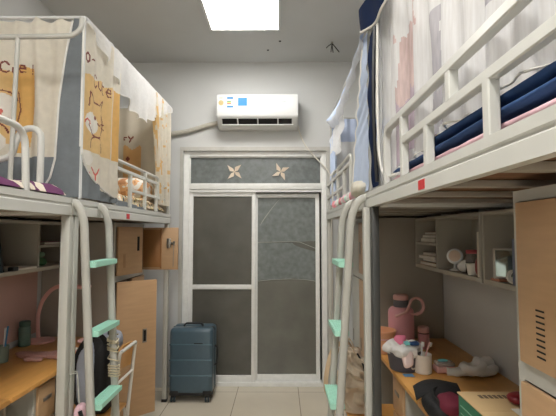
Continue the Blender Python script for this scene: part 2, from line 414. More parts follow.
# ---------------------------------------------------------------- loft beds
def loft_bed(label, fd, xf, xb, y0, y1, z0, z1, guard, sticker_y=None, post_d=(.025, .025), post_m=None, post_w=.022):
    """fd: direction of the aisle (+1 for beds on the left)"""
    o = thing('loft_bed', label, 'loft bed', ((xf+xb)/2, (y0+y1)/2, 0), 'white steel loft beds')
    X = lambda d: xf - fd*d                      # d metres in from the front face
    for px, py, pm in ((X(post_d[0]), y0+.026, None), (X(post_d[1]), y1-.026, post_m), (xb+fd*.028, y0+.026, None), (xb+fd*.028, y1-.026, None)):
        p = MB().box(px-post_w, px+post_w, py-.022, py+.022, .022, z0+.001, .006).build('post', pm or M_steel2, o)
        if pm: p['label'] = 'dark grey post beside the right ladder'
        MB().box(px-.024, px+.024, py-.024, py+.024, 0, .03, .006).build('foot', M_black, p)
    h = z1 - z0
    m = MB()
    m.prism([(X(0), z0), (X(0), z0+h*.5), (X(.005), z0+h*.56), (X(.005), z0+h*.64), (X(.0), z0+h*.68), (X(0), z1), (X(.03), z1), (X(.03), z1-.006), (X(.007), z1-.006), (X(.007), z0+.006), (X(.03), z0+.006), (X(.03), z0)], 1, y0, y1)
    fr = m.build('side_rail', M_steel, o, angle=20)
    MB().box(xb, xb+fd*.022, y0+.056, y1-.056, z0, z1, .003).build('side_rail', M_steel, o)
    for ya, yb in ((y0, y0+.025), (y1-.025, y1)):
        MB().box(X(.062), xb+fd*.024, ya+.002, yb, z0, z1, .003).build('end_rail', M_steel, o)
    MB().box(X(.033), xb+fd*.024, y0+.056, y1-.056, z1-.05, z1-.036).build('bed_board', M_ply, o, smooth=False)
    n = 6
    for i in range(n):
        yy = y0 + (i+.7)*(y1-y0)/(n+.4)
        MB().box(X(.033), xb+fd*.024, yy-.022, yy+.022, z0+.004, z1-.052, .002).build('cross_bar', M_gpan, o)
    if sticker_y:
        MB().box(X(-.0015), X(.001), sticker_y-.028, sticker_y+.028, z0+.006, z0+h*.48).build('sticker', M_red, fr, smooth=False)
    guard(o, X, y0, y1, z1)
    return o

def end_frame(o, xa, xb, y, z1, dz, r=.014):
    m = MB(); m.tube(fillet([(xa, y, z1-.01), (xa, y, z1+dz), (xb, y, z1+dz), (xb, y, z1-.01)], .1), r, 10)
    m.tube([(xa, y, z1+dz*.5), (xb, y, z1+dz*.5)], r*.8, 8)
    return m.build('end_frame', M_steel, o)

# left near bed: round tube guard, S curved end tube and a net pole
def guard_LN(o, X, y0, y1, z1):
    x = X(.018); r = .0145
    MB().tube(fillet([(x, y0+.25, z1-.01), (x, y0+.25, 1.985), (x, 1.715, 1.985), (x, 1.735, z1-.01)], .085, 8), r, 12).build('guard_rail', M_steel, o)
    MB().tube([(x, y0+.25, 1.86), (x, 1.55, 1.86)], .011, 10).build('guard_rail', M_steel, o)
    for yy in (.75, 1.2): MB().tube([(x, yy, z1-.01), (x, yy, 1.98)], .011, 10).build('guard_post', M_steel, o)
    e = [(-1.157, 1.985, z1-.01), (-1.157, 1.985, 1.98), (-1.168, 1.985, 2.035), (-1.205, 1.985, 2.055), (-1.25, 1.985, 2.04), (-1.278, 1.985, 1.99), (-1.30, 1.985, 1.925), (-1.35, 1.985, 1.905), (-1.42, 1.985, 1.90), (-1.82, 1.985, 1.90)]
    MB().tube(spline(e, 7), .0155, 12).build('end_frame', M_steel, o)
    m = MB()
    m.tube([(-1.285, 1.96, z1-.01), (-1.272, 1.96, 2.49)], .011, 10)
    m.tube(spline([(-1.82, 1.96, 2.49), (-1.3, 1.96, 2.497), (-1.05, 1.96, 2.50), (-1.00, 1.96, 2.51), (-.968, 1.96, 2.54), (-.962, 1.96, 2.59)], 8), .0125, 10)
    m.build('net_pole', M_steel2, o)
def guard_far(o, X, y0, y1, z1):
    x = X(.016); ya, yb = 2.63, y1-.02
    m = MB(); m.tube(fillet([(x, ya, z1-.01), (x, ya, z1+.30), (x, yb-.35, z1+.30), (x, yb-.35, z1+.12)], .05), .011, 10)
    m.build('guard_rail', M_steel, o)
    MB().bar([(x, ya, z1+.245), (x, yb, z1+.245)], .024, .024).build('guard_rail', M_steel, o)
    MB().bar([(x, ya+.3, z1+.125), (x, yb, z1+.125)], .02, .022).build('guard_rail', M_steel, o)
    for k, yy in enumerate((ya+.01, ya+.30, ya+.62, ya+.92, yb-.012)):
        MB().bar([(x, yy, z1-.01), (x, yy, z1+(.24 if k != 2 else .30))], .024, .024, up=Vector((0, 1, 0))).build('guard_post', M_steel, o)
    end_frame(o, X(.05), X(.74), y1-.012, z1, .26)
def guard_RN(o, X, y0, y1, z1):
    x = X(.016); V = Vector((1, 0, 0))
    q = fillet([(x, y0+.2, z1-.01), (x, y0+.2, 1.985), (x, 1.745, 1.985), (x, 1.745, z1-.01)], .06, 6)
    MB().bar(q, .028, .028, up=V).build('guard_rail', M_steel, o)
    MB().bar([(x, y0+.2, 1.885), (x, 1.50, 1.885)], .024, .028).build('guard_rail', M_steel, o)
    for yy, za, zb in ((1.50, z1-.005, 1.975), (1.25, z1-.005, 1.875), (1.075, 1.895, 1.975), (.875, z1-.005, 1.875), (.62, 1.895, 1.975), (.45, z1-.005, 1.875)):
        MB().bar([(x, yy, za), (x, yy, zb)], .026, .03, up=Vector((0, 1, 0))).build('guard_post', M_steel, o)
    end_frame(o, X(.05), X(.74), y1-.012, z1, .26)
bLN = loft_bed('white loft bed at the left edge with a round tube guard and purple quilt', 1, -1.05, -1.845, .04, 2.122, 1.640, 1.726, guard_LN)
bLF = loft_bed('white loft bed on the left carrying the cat print canopy', 1, -1.05, -1.845, 2.128, 3.97, 1.640, 1.726, guard_far, 2.86)
bRN = loft_bed('white loft bed on the right, its square guard closest to the viewer', -1, .43, 1.225, .04, 2.053, 1.677, 1.752, guard_RN, 1.275, (.025, .023), mat('dark_grey_post', (62, 62, 60), .45), .018)  # its far front post is coloured darker than the other posts
bRF = loft_bed('white loft bed on the right with pale blue canopy beside the balcony door', -1, .43, 1.225, 2.059, 3.97, 1.677, 1.752, guard_far, None, (-.006, .025), None, .016)

# ---------------------------------------------------------------- ladders
def ladder(label, fd, xf, y0, y1, ztop, x_at):
    """x_at(z): aisle position of the stringer"""
    o = thing('bed_ladder', label, 'ladder', (x_at(0), (y0+y1)/2, 0), 'white bed ladders with mint treads')
    for yy in (y0, y1):
        zb = ztop-.20; xa = x_at(zb)
        pts = [(xf+fd*.002 + (xa-xf-fd*.002)*math.sin(i*PI/24), yy, zb + (ztop-.024-zb)*math.cos(i*PI/24)) for i in range(13)]
        pts += [(x_at(z), yy, z) for z in (1.3, 1.0, .6, .3, .012)]
        s = MB().bar(pts, .03, .038, up=Vector((0, 0, 1)), b=.008).build('stringer', M_ladder, o, angle=50)
        MB().box(x_at(0)-.026, x_at(0)+.026, yy-.018, yy+.018, 0, .03, .005).build('foot', M_black, s)
        MB().box(xf+fd*.0015, xf+fd*.006, yy-.02, yy+.02, ztop-.085, ztop-.005, .002).build('bracket', M_steel2, s)
    for z in (1.392, 1.048, .69, .345):
        x = x_at(z); m = MB()
        d = .05; pr = [(-.020, -.017), (.042, -.017), (.048, -.011), (.048, .006)]
        for k in range(6):
            a = .048 - k*.012; pr += [(a, .013), (a-.006, .013), (a-.008, .009), (a-.011, .009)]
        pr.append((-.026, .009)); pr.append((-.026, -.013))
        m.prism([(x+fd*q[0], z+q[1]) for q in pr], 1, y0+.016, y1-.016)
        m.build('tread', M_mint, o, smooth=False)
    return o
ladder('white bed ladder with mint treads on the left, a cord wound round it', 1, -1.05, 2.1, 2.4, 1.726, lambda z: -.893-.062*z)
ladder('white bed ladder with mint treads on the right, beside the pompom garland', -1, .43, 2.12, 2.42, 1.752, lambda z: .245+.068*z)
# cord wound round the far stringer of the left ladder
pts = []
xs = lambda z: -.893-.062*z
zz = .985; rnd = random.Random(3)
for k in range(46):
    a = k*PI/2 + PI/4
    zz -= (.011 if k < 8 else -.010 if k < 14 else .012 if k < 26 else .0035)
    cx = (.026 if math.cos(a) > 0 else -.026); cy = (.020 if math.sin(a) > 0 else -.020)
    pts.append((xs(zz)+cx, 2.4+cy, zz))
tag(MB().tube(fillet(pts, .008, 2), .0042, 6).build('wound_cord', mat('beige_cord', (206, 194, 166), .8)), 'thin beige cord wound round the ladder near the wooden chair', 'cord')

# ---------------------------------------------------------------- lockers
def door_leaf(mb_mats, hinge, ang, w_, z0, z1, parent, name='door', th=.018):
    """hinge (x, y); ang: direction of the leaf in the plan"""
    M = Matrix.Translation((hinge[0], hinge[1], 0)) @ Matrix.Rotation(ang, 4, 'Z')
    m = MB(); m.M = M; m.box(.003, w_, -th/2, th/2, z0, z1, .003)
    return m.build(name, mb_mats, parent), M
def locker_body(label, fd, xf, xb, y0, y1, z1, mat_in):
    o = thing('locker', label, 'locker', ((xf+xb)/2, (y0+y1)/2, 0), 'tan and grey clothes lockers')
    t = .02; m = MB()
    m.box(xf, xb, y0, y0+t, 0.06, z1, .003); m.box(xf, xb, y1-t, y1, 0.06, z1, .003)
    m.box(xb-fd*-.0, xb+fd*.015, y0+t, y1-t, .06, z1)
    m.box(xf, xb, y0+t, y1-t, z1-.03, z1, .002); m.box(xf, xb, y0+t, y1-t, .06, .09, .002)
    m.build('body', M_gpan, o, smooth=False)
    m = MB(); m.box(xf-fd*.02, xb+fd*.016, y0+t, y1-t, 1.168, 1.205, .002); m.box(xf-fd*.03, xb+fd*.016, (y0+y1)/2-.008, (y0+y1)/2+.008, .09, 1.168); m.build('shelf', M_gpan, o, smooth=False)
    m = MB()
    m.box(xf-fd*.001, xf+fd*.004, y0, y0+.028, .06, z1); m.box(xf-fd*.001, xf+fd*.004, y1-.028, y1, .06, z1)
    m.box(xf-fd*.001, xf+fd*.004, y0+.028, y1-.028, z1-.03, z1); m.box(xf-fd*.001, xf+fd*.004, y0+.028, y1-.028, 1.164, 1.209); m.box(xf-fd*.001, xf+fd*.004, y0+.028, y1-.028, .06, .10)
    m.build('front_frame', M_steel2, o, smooth=False)
    m = MB()
    for px in (xf-fd*.03, xb+fd*.03):
        for py in (y0+.03, y1-.03): m.box(px-.02, px+.02, py-.02, py+.02, 0, .06)
    m.build('plinth', M_black, o, smooth=False)
    return o
def handle_slot(parent, M, u, v, side, dark=True):
    m = MB(); m.M = M; y = .0095*side
    m.box(u-.018, u+.018, y, y+.003*side, v-.055, v+.055, .001)
    h = m.build('handle', M_chrome, parent)
    m = MB(); m.M = M; m.box(u-.010, u+.010, y+.002*side, y+.0042*side, v-.043, v+.043); m.build('handle_recess', M_dark, parent, smooth=False)
# left far locker: doors ajar
lk = locker_body('tan locker on the left with doors hanging open, beside the door', 1, -1.30, XL+.005, 3.25, 3.965, 1.632, M_dark)
hx = -1.288
R = math.radians
d, M = door_leaf(M_tan, (hx, 3.288), R(90-15), .335, 1.212, 1.60, lk); m = MB(); m.M = M; m.box(.255, .285, -.0115, -.0095, 1.40, 1.52, .0005); m.build('handle', M_dark, d)
m = MB(); m.M = M; m.box(.07, .10, -.0105, -.0092, 1.27, 1.38, .0003); m.build('handle_mark', mat('worn_tan', (176, 138, 98), .5), d)
d, M = door_leaf(M_tan, (hx, 3.895), R(-1.5), .335, 1.212, 1.60, lk)
m = MB(); m.M = M; m.box(.012, .17, -.0125, -.0095, 1.235, 1.58, .001); m.box(.17, .185, -.020, -.0095, 1.225, 1.59, .003); m.build('inner_panel', M_tanin, d)
m = MB(); m.M = M; m.box(.235, .27, -.034, -.0095, 1.41, 1.50, .006); k = m.build('lock', M_chrome, d)
m = MB(); m.M = M; m.tube([(.27, -.02, 1.455), (.30, -.02, 1.455)], .010, 10); m.tube([(.30, -.02, 1.435), (.30, -.02, 1.475)], .008, 8); m.tube([(.295, -.014, 1.44), (.292, -.013, 1.24)], .003, 6); m.build('lock_bolt', M_chrome, d)
d, M = door_leaf(M_tan, (hx, 3.288), R(90-48), .335, .095, 1.165, lk); handle_slot(d, M, .235, .72, -1)
d, M = door_leaf(M_tan, (hx, 3.935), R(-90), .325, .105, 1.160, lk); handle_slot(d, M, .25, .72, -1)
# right far locker: doors closed
lk = locker_body('tan and grey locker on the right behind the ladder and beige bag', -1, .68, XR-.005, 3.22, 3.965, 1.668, M_dark)
for ya, yb, za, zb in ((3.25, 3.588, 1.212, 1.635), (3.592, 3.935, 1.212, 1.635), (3.25, 3.588, .105, 1.160), (3.592, 3.935, .105, 1.160)):
    d = MB().box(.662, .676, ya, yb, za, zb, .003).build('door', M_tan if ya < 3.5 else M_steel2, lk)
    zc = (za+zb)/2; m = MB(); m.box(.658, .664, yb-.08, yb-.05, zc-.05, zc+.05, .002); m.build('handle', M_chrome, d)
# right near locker
lk = locker_body('large tan locker with slotted vents at the right edge of the picture', -1, .65, XR-.005, .45, 1.165, 1.665, M_dark)
for ya, yb, za, zb in ((.802, 1.137, 1.212, 1.632), (.478, .80, 1.212, 1.632), (.802, 1.137, .105, 1.160), (.478, .80, .105, 1.160)):
    d = MB().box(.634, .648, ya, yb, za, zb, .003).build('door', M_tan, lk)
    if za > 1:
        for k in range(9):
            zc = 1.245 + .0142*k
            MB().box(.6332, .636, yb-.112, yb-.078, zc-.0022, zc+.0022).build('vent_slot', M_dark, d, smooth=False)
    else:
        MB().box(.630, .636, ya+.05, ya+.08, .66, .77, .002).build('handle', M_chrome, d)

# ---------------------------------------------------------------- shelf units under the beds
M_shelf = mat('shelf_grey_laminate', (172, 166, 154), .55, var=.03)
def shelf_unit(label, fd, xf, xb, y0, y1, z0, z1, dividers, subs):
    o = thing('shelf_unit', label, 'shelf', ((xf+xb)/2, (y0+y1)/2, z0), 'grey wall shelves under the beds'); t = .018
    m = MB(); m.box(xf, xb, y0, y1, z0, z0+t+.006, .001); m.box(xf, xb, y0, y1, z1-t, z1, .001)
    m.box(xf, xb, y0, y0+t, z0+t+.006, z1-t); m.box(xf, xb, y1-t, y1, z0+t+.006, z1-t)
    m.build('carcass', M_shelf, o, smooth=False)
    MB().box(xb, xb+fd*.008, y0+t, y1-t, z0+t+.006, z1-t).build('back_panel', M_gpan, o, smooth=False)
    for yy in dividers: MB().box(xf-fd*.001, xb+fd*.008, yy-t/2, yy+t/2, z0+t+.006, z1-t).build('divider', M_shelf, o, smooth=False)
    for ya, yb, zz in subs: MB().box(xf-fd*.001, xb+fd*.008, ya, yb, zz-.009, zz+.009).build('shelf_board', M_shelf, o, smooth=False)
    return o
shelf_unit('grey wall shelf on the left above the desk with the pink lamp', 1, -1.58, XL+.003, 2.10, 3.235, 1.300, 1.628, (2.73,), ((2.739, 3.217, 1.462),))
shelf_unit('grey wall shelf on the right, the one with two stacked box compartments', -1, 1.0, XR-.003, 2.11, 3.13, 1.300, 1.655, (2.71,), ((2.72, 3.111, 1.475),))
shelf_unit('grey wall shelf on the right holding the small mirror', -1, 1.0, XR-.003, 1.175, 2.09, 1.300, 1.655, (), ())

# ---------------------------------------------------------------- desks
def desk(label, fd, xf, xb, y0, y1, ped, ztop=.76):
    o = thing('desk', label, 'desk', ((xf+xb)/2, (y0+y1)/2, 0), 'orange topped desks under the beds')
    MB().box(xf+fd*.01, xb, y0, y1, ztop-.026, ztop, .004).build('desktop', M_wood, o)
    for ya in (y0+.02, y1-.04): MB().box(xf-fd*.04, xb+fd*.004, ya, ya+.018, 0, ztop-.026, .002).build('side_panel', M_gpan, o, smooth=False)
    MB().box(xb+fd*.02, xb+fd*.035, y0+.038, y1-.04, .25, ztop-.026).build('back_panel', M_gpan, o, smooth=False)
    a, b = ped
    c = MB(); c.box(xf-fd*.028, xb+fd*.04, a, b, .08, ztop-.026, .002); c = c.build('pedestal', M_steel2, o, smooth=False)
    MB().box(xf-fd*.0285, xf-fd*.012, a+.022, b-.022, .12, .50, .003).build('door', M_tan, c)
    MB().box(xf-fd*.0285, xf-fd*.012, a+.022, b-.022, .515, ztop-.05, .003).build('drawer', M_tan, c)
    MB().box(xf-fd*.012, xf-fd*.006, (a+b)/2-.04, (a+b)/2+.04, .62, .64, .002).build('handle', M_chrome, c)
    m = MB()
    for py in (a+.03, b-.03):
        for px in (xf-fd*.06, xb+fd*.08): m.box(px-.02, px+.02, py-.02, py+.02, 0, .08)
    m.build('feet', M_black, c, smooth=False)
    return o
desk('orange topped desk on the left with the pink lamp', 1, -1.30, XL+.006, 2.045, 3.235, (2.29, 2.50))
desk('orange topped desk at the left edge, closer than the pink lamp desk', 1, -1.30, XL+.006, .9, 2.035, (1.66, 1.99))
desk('orange topped desk on the right holding the pink thermos and mug', -1, .655, XR-.006, 2.045, 3.205, (2.34, 2.58))
desk('orange topped desk on the right under the green cardboard box', -1, .655, XR-.006, 1.18, 2.035, (1.22, 1.5))
tag(MB().box(XL+.0005, XL+.004, 2.1, 3.2, .80, 1.285).build('wallpaper_sheet', mat('pink_wallpaper', (206, 170, 160), .7, var=.05, scale=3), smooth=False), 'plain pink wall covering behind the left desk', 'wall covering')

# ---------------------------------------------------------------- chair, backpack, stool, tote
def chair_left():
    o = thing('study_chair', 'wooden chair with white tube frame in front of the left desk', 'chair', (-1.15, 2.66, 0))
    bx = -.965; r = .011
    M_tube = mat('white_tube', (222, 220, 212), .35)
    m = MB()
    m.tube(fillet([(-1.02, 2.53, .012), (-1.0, 2.53, .44), (bx, 2.53, .80), (bx+.006, 2.53, .835), (bx+.006, 2.80, .835), (bx, 2.80, .80), (-1.0, 2.80, .44), (-1.02, 2.80, .012)], .06, 7), r, 10)
    m.build('back_frame', M_tube, o)
    MB().tube(fillet([(-.99, 2.53, .645), (-.975, 2.54, .655), (-.975, 2.79, .655), (-.99, 2.80, .645)], .02, 4), .009, 8).build('crossbar', M_tube, o)
    m = MB(); m.grid(lambda a, c: (bx-.018+.018*c-.020*math.sin(PI*a), 2.545+.24*a, .695+.150*c), 10, 4)
    m.grid(lambda a, c: (bx-.030+.018*c-.020*math.sin(PI*a), 2.545+.24*a, .695+.150*c), 10, 4)
    bm = m.bm
    bmesh.ops.bridge_loops(bm, edges=[e for e in bm.edges if len(e.link_faces) == 1])
    m.build('backrest', M_wood, o)
    MB().box(-1.345, -1.01, 2.525, 2.805, .425, .443, .008).build('seat', M_wood, o)
    for yy in (2.53, 2.80):
        MB().tube(fillet([(-1.02, yy, .30), (-1.02, yy, .415), (-1.33, yy, .415), (-1.345, yy, .012)], .04, 5), r, 10).build('leg', M_tube, o)
    MB().tube([(-1.345, 2.53, .15), (-1.345, 2.80, .15)], .009, 8).build('stretcher', M_tube, o)
    for x in (-1.02, -1.345):
        for yy in (2.53, 2.80): MB().lathe([(.014, 0), (.014, .014)], (x, yy, 0), 10).build('foot_cap', M_black, o)
chair_left()
bp_ = thing('backpack', 'black and pale grey backpack sitting on the wooden chair', 'backpack', (-1.14, 2.655, .445))
M_bp = mat('grey_blue_nylon', (168, 174, 188), .7, var=.1, bump=.2)
M_bk = mat('black_nylon', (15, 15, 17), .7, var=.15, bump=.2)
MB().blob((-1.125, 2.655, .68), (.085, .125, .232), .55, 28, 18, .012, 9, 1, flat=.446).build('body', M_bk, bp_)
MB().blob((-1.165, 2.60, .70), (.065, .085, .20), .6, 24, 14, .010, 9, 4).build('front_panel', M_bp, bp_)
MB().blob((-1.09, 2.70, .87), (.07, .09, .06), .7, 20, 12, .01, 10, 7).build('top_flap', M_bp, bp_)
for yy in (2.575, 2.735):
    MB().bar(spline([(-1.06, yy, .88), (-1.09, yy-.03, .935), (-1.17, yy-.045, .90), (-1.225, yy-.045, .78), (-1.235, yy-.035, .62), (-1.20, yy-.02, .50)], 7), .03, .008, up=Vector((0, 1, 0))).build('strap', M_bk, bp_)
MB().tube(spline([(-1.075, 2.64, .915), (-1.07, 2.645, .955), (-1.065, 2.675, .955), (-1.06, 2.68, .915)], 6), .007, 8).build('top_handle', M_bk, bp_)
# pink pouch hanging on the left post
pc = thing('pouch', 'pale pink pouch with black trim hanging below the left ladder', 'pouch', (-1.02, 2.145, .58))
MB().blob((-1.018, 2.17, .595), (.029, .045, .09), .7, 22, 14, .006, 12, 3).build('body', M_pinkcl, pc)
MB().tube(spline([(-1.003, 2.132, .665), (-.99, 2.127, .63), (-.986, 2.13, .58), (-.99, 2.138, .53)], 6), .010, 8).build('trim', M_black, pc)
MB().tube(fillet([(-1.02, 2.165, .67), (-1.035, 2.17, .80), (-1.046, 2.183, .84), (-1.104, 2.183, .845), (-1.104, 2.124, .845), (-1.046, 2.124, .845), (-1.046, 2.176, .835)], .006, 3), .0035, 6).build('cord', M_ladder, pc)
# stool on the right with beige tote
st = thing('stool', 'stool with an orange wooden seat under the right desk', 'stool', (.57, 2.62, 0))
MB().box(.405, .735, 2.46, 2.80, .422, .442, .012, 3).build('seat', M_wood, st)
for x in (.43, .71):
    for yy in (2.485, 2.775):
        l = MB().tube([(x, yy, .42), (x + (x-.57)*.08, yy + (yy-2.63)*.08, .012)], .012, 10).build('leg', M_ladder, st)
        MB().lathe([(.016, 0), (.016, .018)], (x + (x-.57)*.08, yy + (yy-2.63)*.08, 0), 10).build('foot_cap', M_black, l)
m = MB(); m.tube(fillet([(.425, 2.48, .16), (.715, 2.48, .16), (.715, 2.78, .16), (.425, 2.78, .16), (.425, 2.48, .16)], .02, 3), .008, 8); m.build('stretcher', M_ladder, st)
tb = thing('tote_bag', 'slouching beige canvas bag on the stool behind the right ladder', 'bag', (.50, 2.66, .443))
def tote(a, c):
    th = 2*PI*a; k = 1 - .62*c**1.6
    rx, ry = .100*k + .012*math.sin(c*PI), .095*(1-.35*c**2)
    px = .487 - .03*c + rx*math.copysign(abs(math.cos(th))**.75, math.cos(th)); py = 2.725 + ry*math.copysign(abs(math.sin(th))**.75, math.sin(th))
    z = .446 + .36*c
    n = .034*noise.noise(Vector((px*10, py*10, z*13))) + .018*noise.noise(Vector((px*22, py*22, z*16)))
    n += .013*math.sin(th*7 + 14*c + 3*math.sin(c*9)) + .009*math.sin(c*26 + 2*th)
    s = min(1, c*6)
    return (px + n*s*math.cos(th)*1.3, py + n*s*math.sin(th)*1.3, z + .02*n*s)
m = MB(); m.grid(tote, 56, 30)
m.blob((.487, 2.725, .449), (.095, .09, .004), .75, 28, 4); m.blob((.457, 2.725, .800), (.042, .062, .016), .8, 24, 6)
m.build('body', M_beige, tb, weld=True)
MB().tube(spline([(.525, 2.63, .46), (.53, 2.63, .60), (.51, 2.65, .73), (.475, 2.66, .80)], 7), .006, 8).build('seam', M_black, tb)
def strap(pts, wd, name):
    m = MB(); m.sweep(spline(pts, 8), [(-wd, -.003), (wd, -.003), (wd, .003), (-wd, .003)], up=Vector((1, 0, .3))); return m.build(name, M_beigest, tb)
strap([(.46, 2.68, .80), (.43, 2.64, .86), (.39, 2.58, .89), (.33, 2.55, .875), (.295, 2.54, .82), (.272, 2.545, .72), (.268, 2.56, .63), (.285, 2.58, .585), (.308, 2.60, .64), (.325, 2.60, .74), (.35, 2.60, .85)], .013, 'strap')
strap([(.475, 2.74, .80), (.44, 2.73, .87), (.405, 2.72, .84), (.395, 2.71, .76)], .010, 'strap')

# ---------------------------------------------------------------- suitcase
sc = thing('suitcase', 'dark teal hard shell suitcase standing beside the balcony door', 'suitcase', (-.81, 4.02, 0))
SX0, SX1, SY0, SY1, SZ0, SZ1 = -1.028, -.628, 3.90, 4.16, .075, .672
m = MB(); m.box(SX0, SX1, SY0, (SY0+SY1)/2-.004, SZ0, SZ1, .038, 5); m.build('front_shell', M_teal, sc, angle=60)
m = MB(); m.box(SX0, SX1, (SY0+SY1)/2+.004, SY1, SZ0, SZ1, .038, 5); m.build('back_shell', M_teal, sc, angle=60)
m = MB(); m.box(SX0+.006, SX1-.006, (SY0+SY1)/2-.008, (SY0+SY1)/2+.008, SZ0+.006, SZ1-.006, .006); m.build('zip_band', M_black, sc)
for zz in (.245, .385, .525):
    m = MB(); m.box(SX0+.004, SX1-.004, SY0-.0025, SY0+.004, zz-.006, zz+.006, .002); m.build('rib', mat('teal_rib', (96, 120, 132), .25), sc)
for xx in (SX0+.012, SX1-.030):
    pass
MB().box(SX0+.004, SX1-.004, SY0+.004, SY1-.004, .062, .10, .012).build('base_trim', M_black, sc)
MB().box(SX0+.01, SX0+.09, SY0-.004, SY0+.03, .066, .115, .012).build('corner_guard', M_black, sc)
MB().box(SX1-.09, SX1-.01, SY0-.004, SY0+.03, .066, .115, .012).build('corner_guard', M_black, sc)
MB().bar(fillet([(-.91, 3.985, .677), (-.895, 3.985, .704), (-.745, 3.985, .704), (-.73, 3.985, .677)], .015, 4), .03, .014, up=Vector((0, 0, 1))).build('top_handle', M_black, sc)
MB().bar(fillet([(-.620, 3.985, .50), (-.596, 3.985, .485), (-.596, 3.985, .34), (-.620, 3.985, .325)], .015, 4), .03, .012, up=Vector((1, 0, 0))).build('side_handle', M_black, sc)
MB().box(-.80, -.72, SY0-.0035, SY0-.001, .532, .540).build('logo_bar', M_dark, sc, smooth=False)
for x in (SX0+.035, SX1-.05):
    for y in (SY0+.035, SY1-.035):
        wl = MB(); wl.box(x-.018, x+.018, y-.018, y+.018, .045, .066, .004); wl = wl.build('wheel_fork', M_black, sc)
        for q in (-.013, .013):
            m = MB(); m.M = Matrix.Translation((x+q, y, .027)) @ Matrix.Rotation(PI/2, 4, 'Y'); m.lathe([(.015, -.009), (.027, -.007), (.027, .007), (.015, .009)], (0, 0, 0), 20); m.build('wheel', M_teald, wl)
            m = MB(); m.M = Matrix.Translation((x+q, y, .027)) @ Matrix.Rotation(PI/2, 4, 'Y'); m.lathe([(.012, -.0105), (.012, .0105)], (0, 0, 0), 14); m.build('wheel_hub', M_steel2, wl)

# ---------------------------------------------------------------- lettering strokes for the printed curtains
GLY = {'C': [[(.9,.8),(.6,1),(.25,.85),(.1,.5),(.25,.15),(.6,0),(.9,.2)]], 'u': [[(.1,.6),(.12,.15),(.4,0),(.75,.15),(.8,.6)],[(.8,.3),(.95,0)]],
       't': [[(.5,1),(.48,.15),(.75,0)],[(.15,.65),(.85,.7)]], 'e': [[(.1,.35),(.85,.4),(.75,.65),(.4,.68),(.12,.35),(.3,.05),(.85,.1)]],
       '!': [[(.5,1),(.45,.35)],[(.44,.1),(.45,.03)]], 'O': [[(.5,.95),(.15,.7),(.15,.3),(.5,.05),(.85,.3),(.85,.7),(.5,.95)]], '-': [[(.1,.5),(.9,.6)]],
       'y': [[(.1,.65),(.45,.1)],[(.9,.65),(.45,.1),(.25,-.3)]], 'Y': [[(.1,1),(.5,.5)],[(.9,1),(.5,.5),(.45,0)]], 'r': [[(.2,.6),(.25,0)],[(.22,.35),(.5,.6),(.8,.55)]]}
def strokes(text, x, z, wd, h, gap=.15):
    out = []
    for ch in text:
        for pl in GLY.get(ch, []): out.append([(x+p[0]*wd, z+p[1]*h) for p in pl])
        x += wd*(1+gap)
    return out
def segs(pls):
    return [(a, b) for pl in pls for a, b in zip(pl, pl[1:])]
def near(sg, x, z, r):
    for (ax, az), (bx, bz) in sg:
        dx, dz = bx-ax, bz-az; l = dx*dx+dz*dz
        t = 0 if l == 0 else max(0, min(1, ((x-ax)*dx+(z-az)*dz)/l))
        if (x-ax-dx*t)**2+(z-az-dz*t)**2 < r*r: return True
    return False
def ell(x, z, cx, cz, rx, rz): return ((x-cx)/rx)**2+((z-cz)/rz)**2 < 1
def arc(cx, cz, rx, rz, a0, a1, n=14): return [(cx+rx*math.cos(a0+(a1-a0)*i/n), cz+rz*math.sin(a0+(a1-a0)*i/n)) for i in range(n+1)]

# ---------------------------------------------------------------- left canopy
CN = thing('bed_canopy', 'cream and orange cat print bed canopy with grey border on the left bed', 'bed canopy', (-1.45, 3.05, 1.73))
ZT = lambda y: 2.715 + .02*(y-2.2)
py0, py1, pxf, pxb = 2.19, 3.94, -1.062, -1.82
for x in (pxf, pxb):
    for y in (py0, py1):
        MB().tube([(x, y, 1.73 if x == pxf else 1.74), (x, y, ZT(y))], .009, 8).build('pole', M_white, CN)
MB().tube([(pxb, py0, ZT(py0)), (pxf, py0, ZT(py0))], .009, 8).build('pole', M_white, CN)
MB().tube([(pxb, py1, ZT(py1)), (pxf, py1, ZT(py1))], .009, 8).build('pole', M_white, CN)
for x in (pxf, pxb): MB().tube([(x, py0, ZT(py0)), (x, py1, ZT(py1))], .009, 8).build('pole', M_white, CN)
# end panel facing the viewer
sL = segs(strokes('Cue', -1.495, 2.405, .040, .060) + strokes('!', -1.345, 2.40, .025, .05) + strokes('O', -1.56, 2.49, .035, .05) + [arc(-1.475, 2.245, .07, .06, .2, 2.6), [(-1.40, 2.30), (-1.385, 2.20), (-1.42, 2.05)], arc(-1.50, 2.08, .05, .05, 0, PI)])
sLr = segs(strokes('e', -1.535, 2.15, .035, .05) + strokes('!', -1.485, 2.15, .02, .05))
edge_tab = [(1.735, -1.30), (1.78, -1.255), (1.83, -1.215), (1.94, -1.19), (2.26, -1.178), (2.5, -1.150), (2.72, -1.112)]
def endfn(a, c):
    x = pxb + (pxf-pxb)*a; z = 1.737 + (ZT(2.2)-.012-1.737)*c
    k = max(0, min(1, (lerp_table(edge_tab, z)-x)/.06))
    y = 2.178 - k*(.012*math.sin(x*62+.6*math.sin(z*5)) + .010*math.sin(x*27+z*2) + .006*noise.noise(Vector((x*9, 0, z*6)))) - .004*noise.noise(Vector((x*14, 3, z*9)))
    if z > 2.66 and k > 0: z -= .022*abs(math.sin(x*24))*((z-2.66)/.05)
    return (x, y, z)
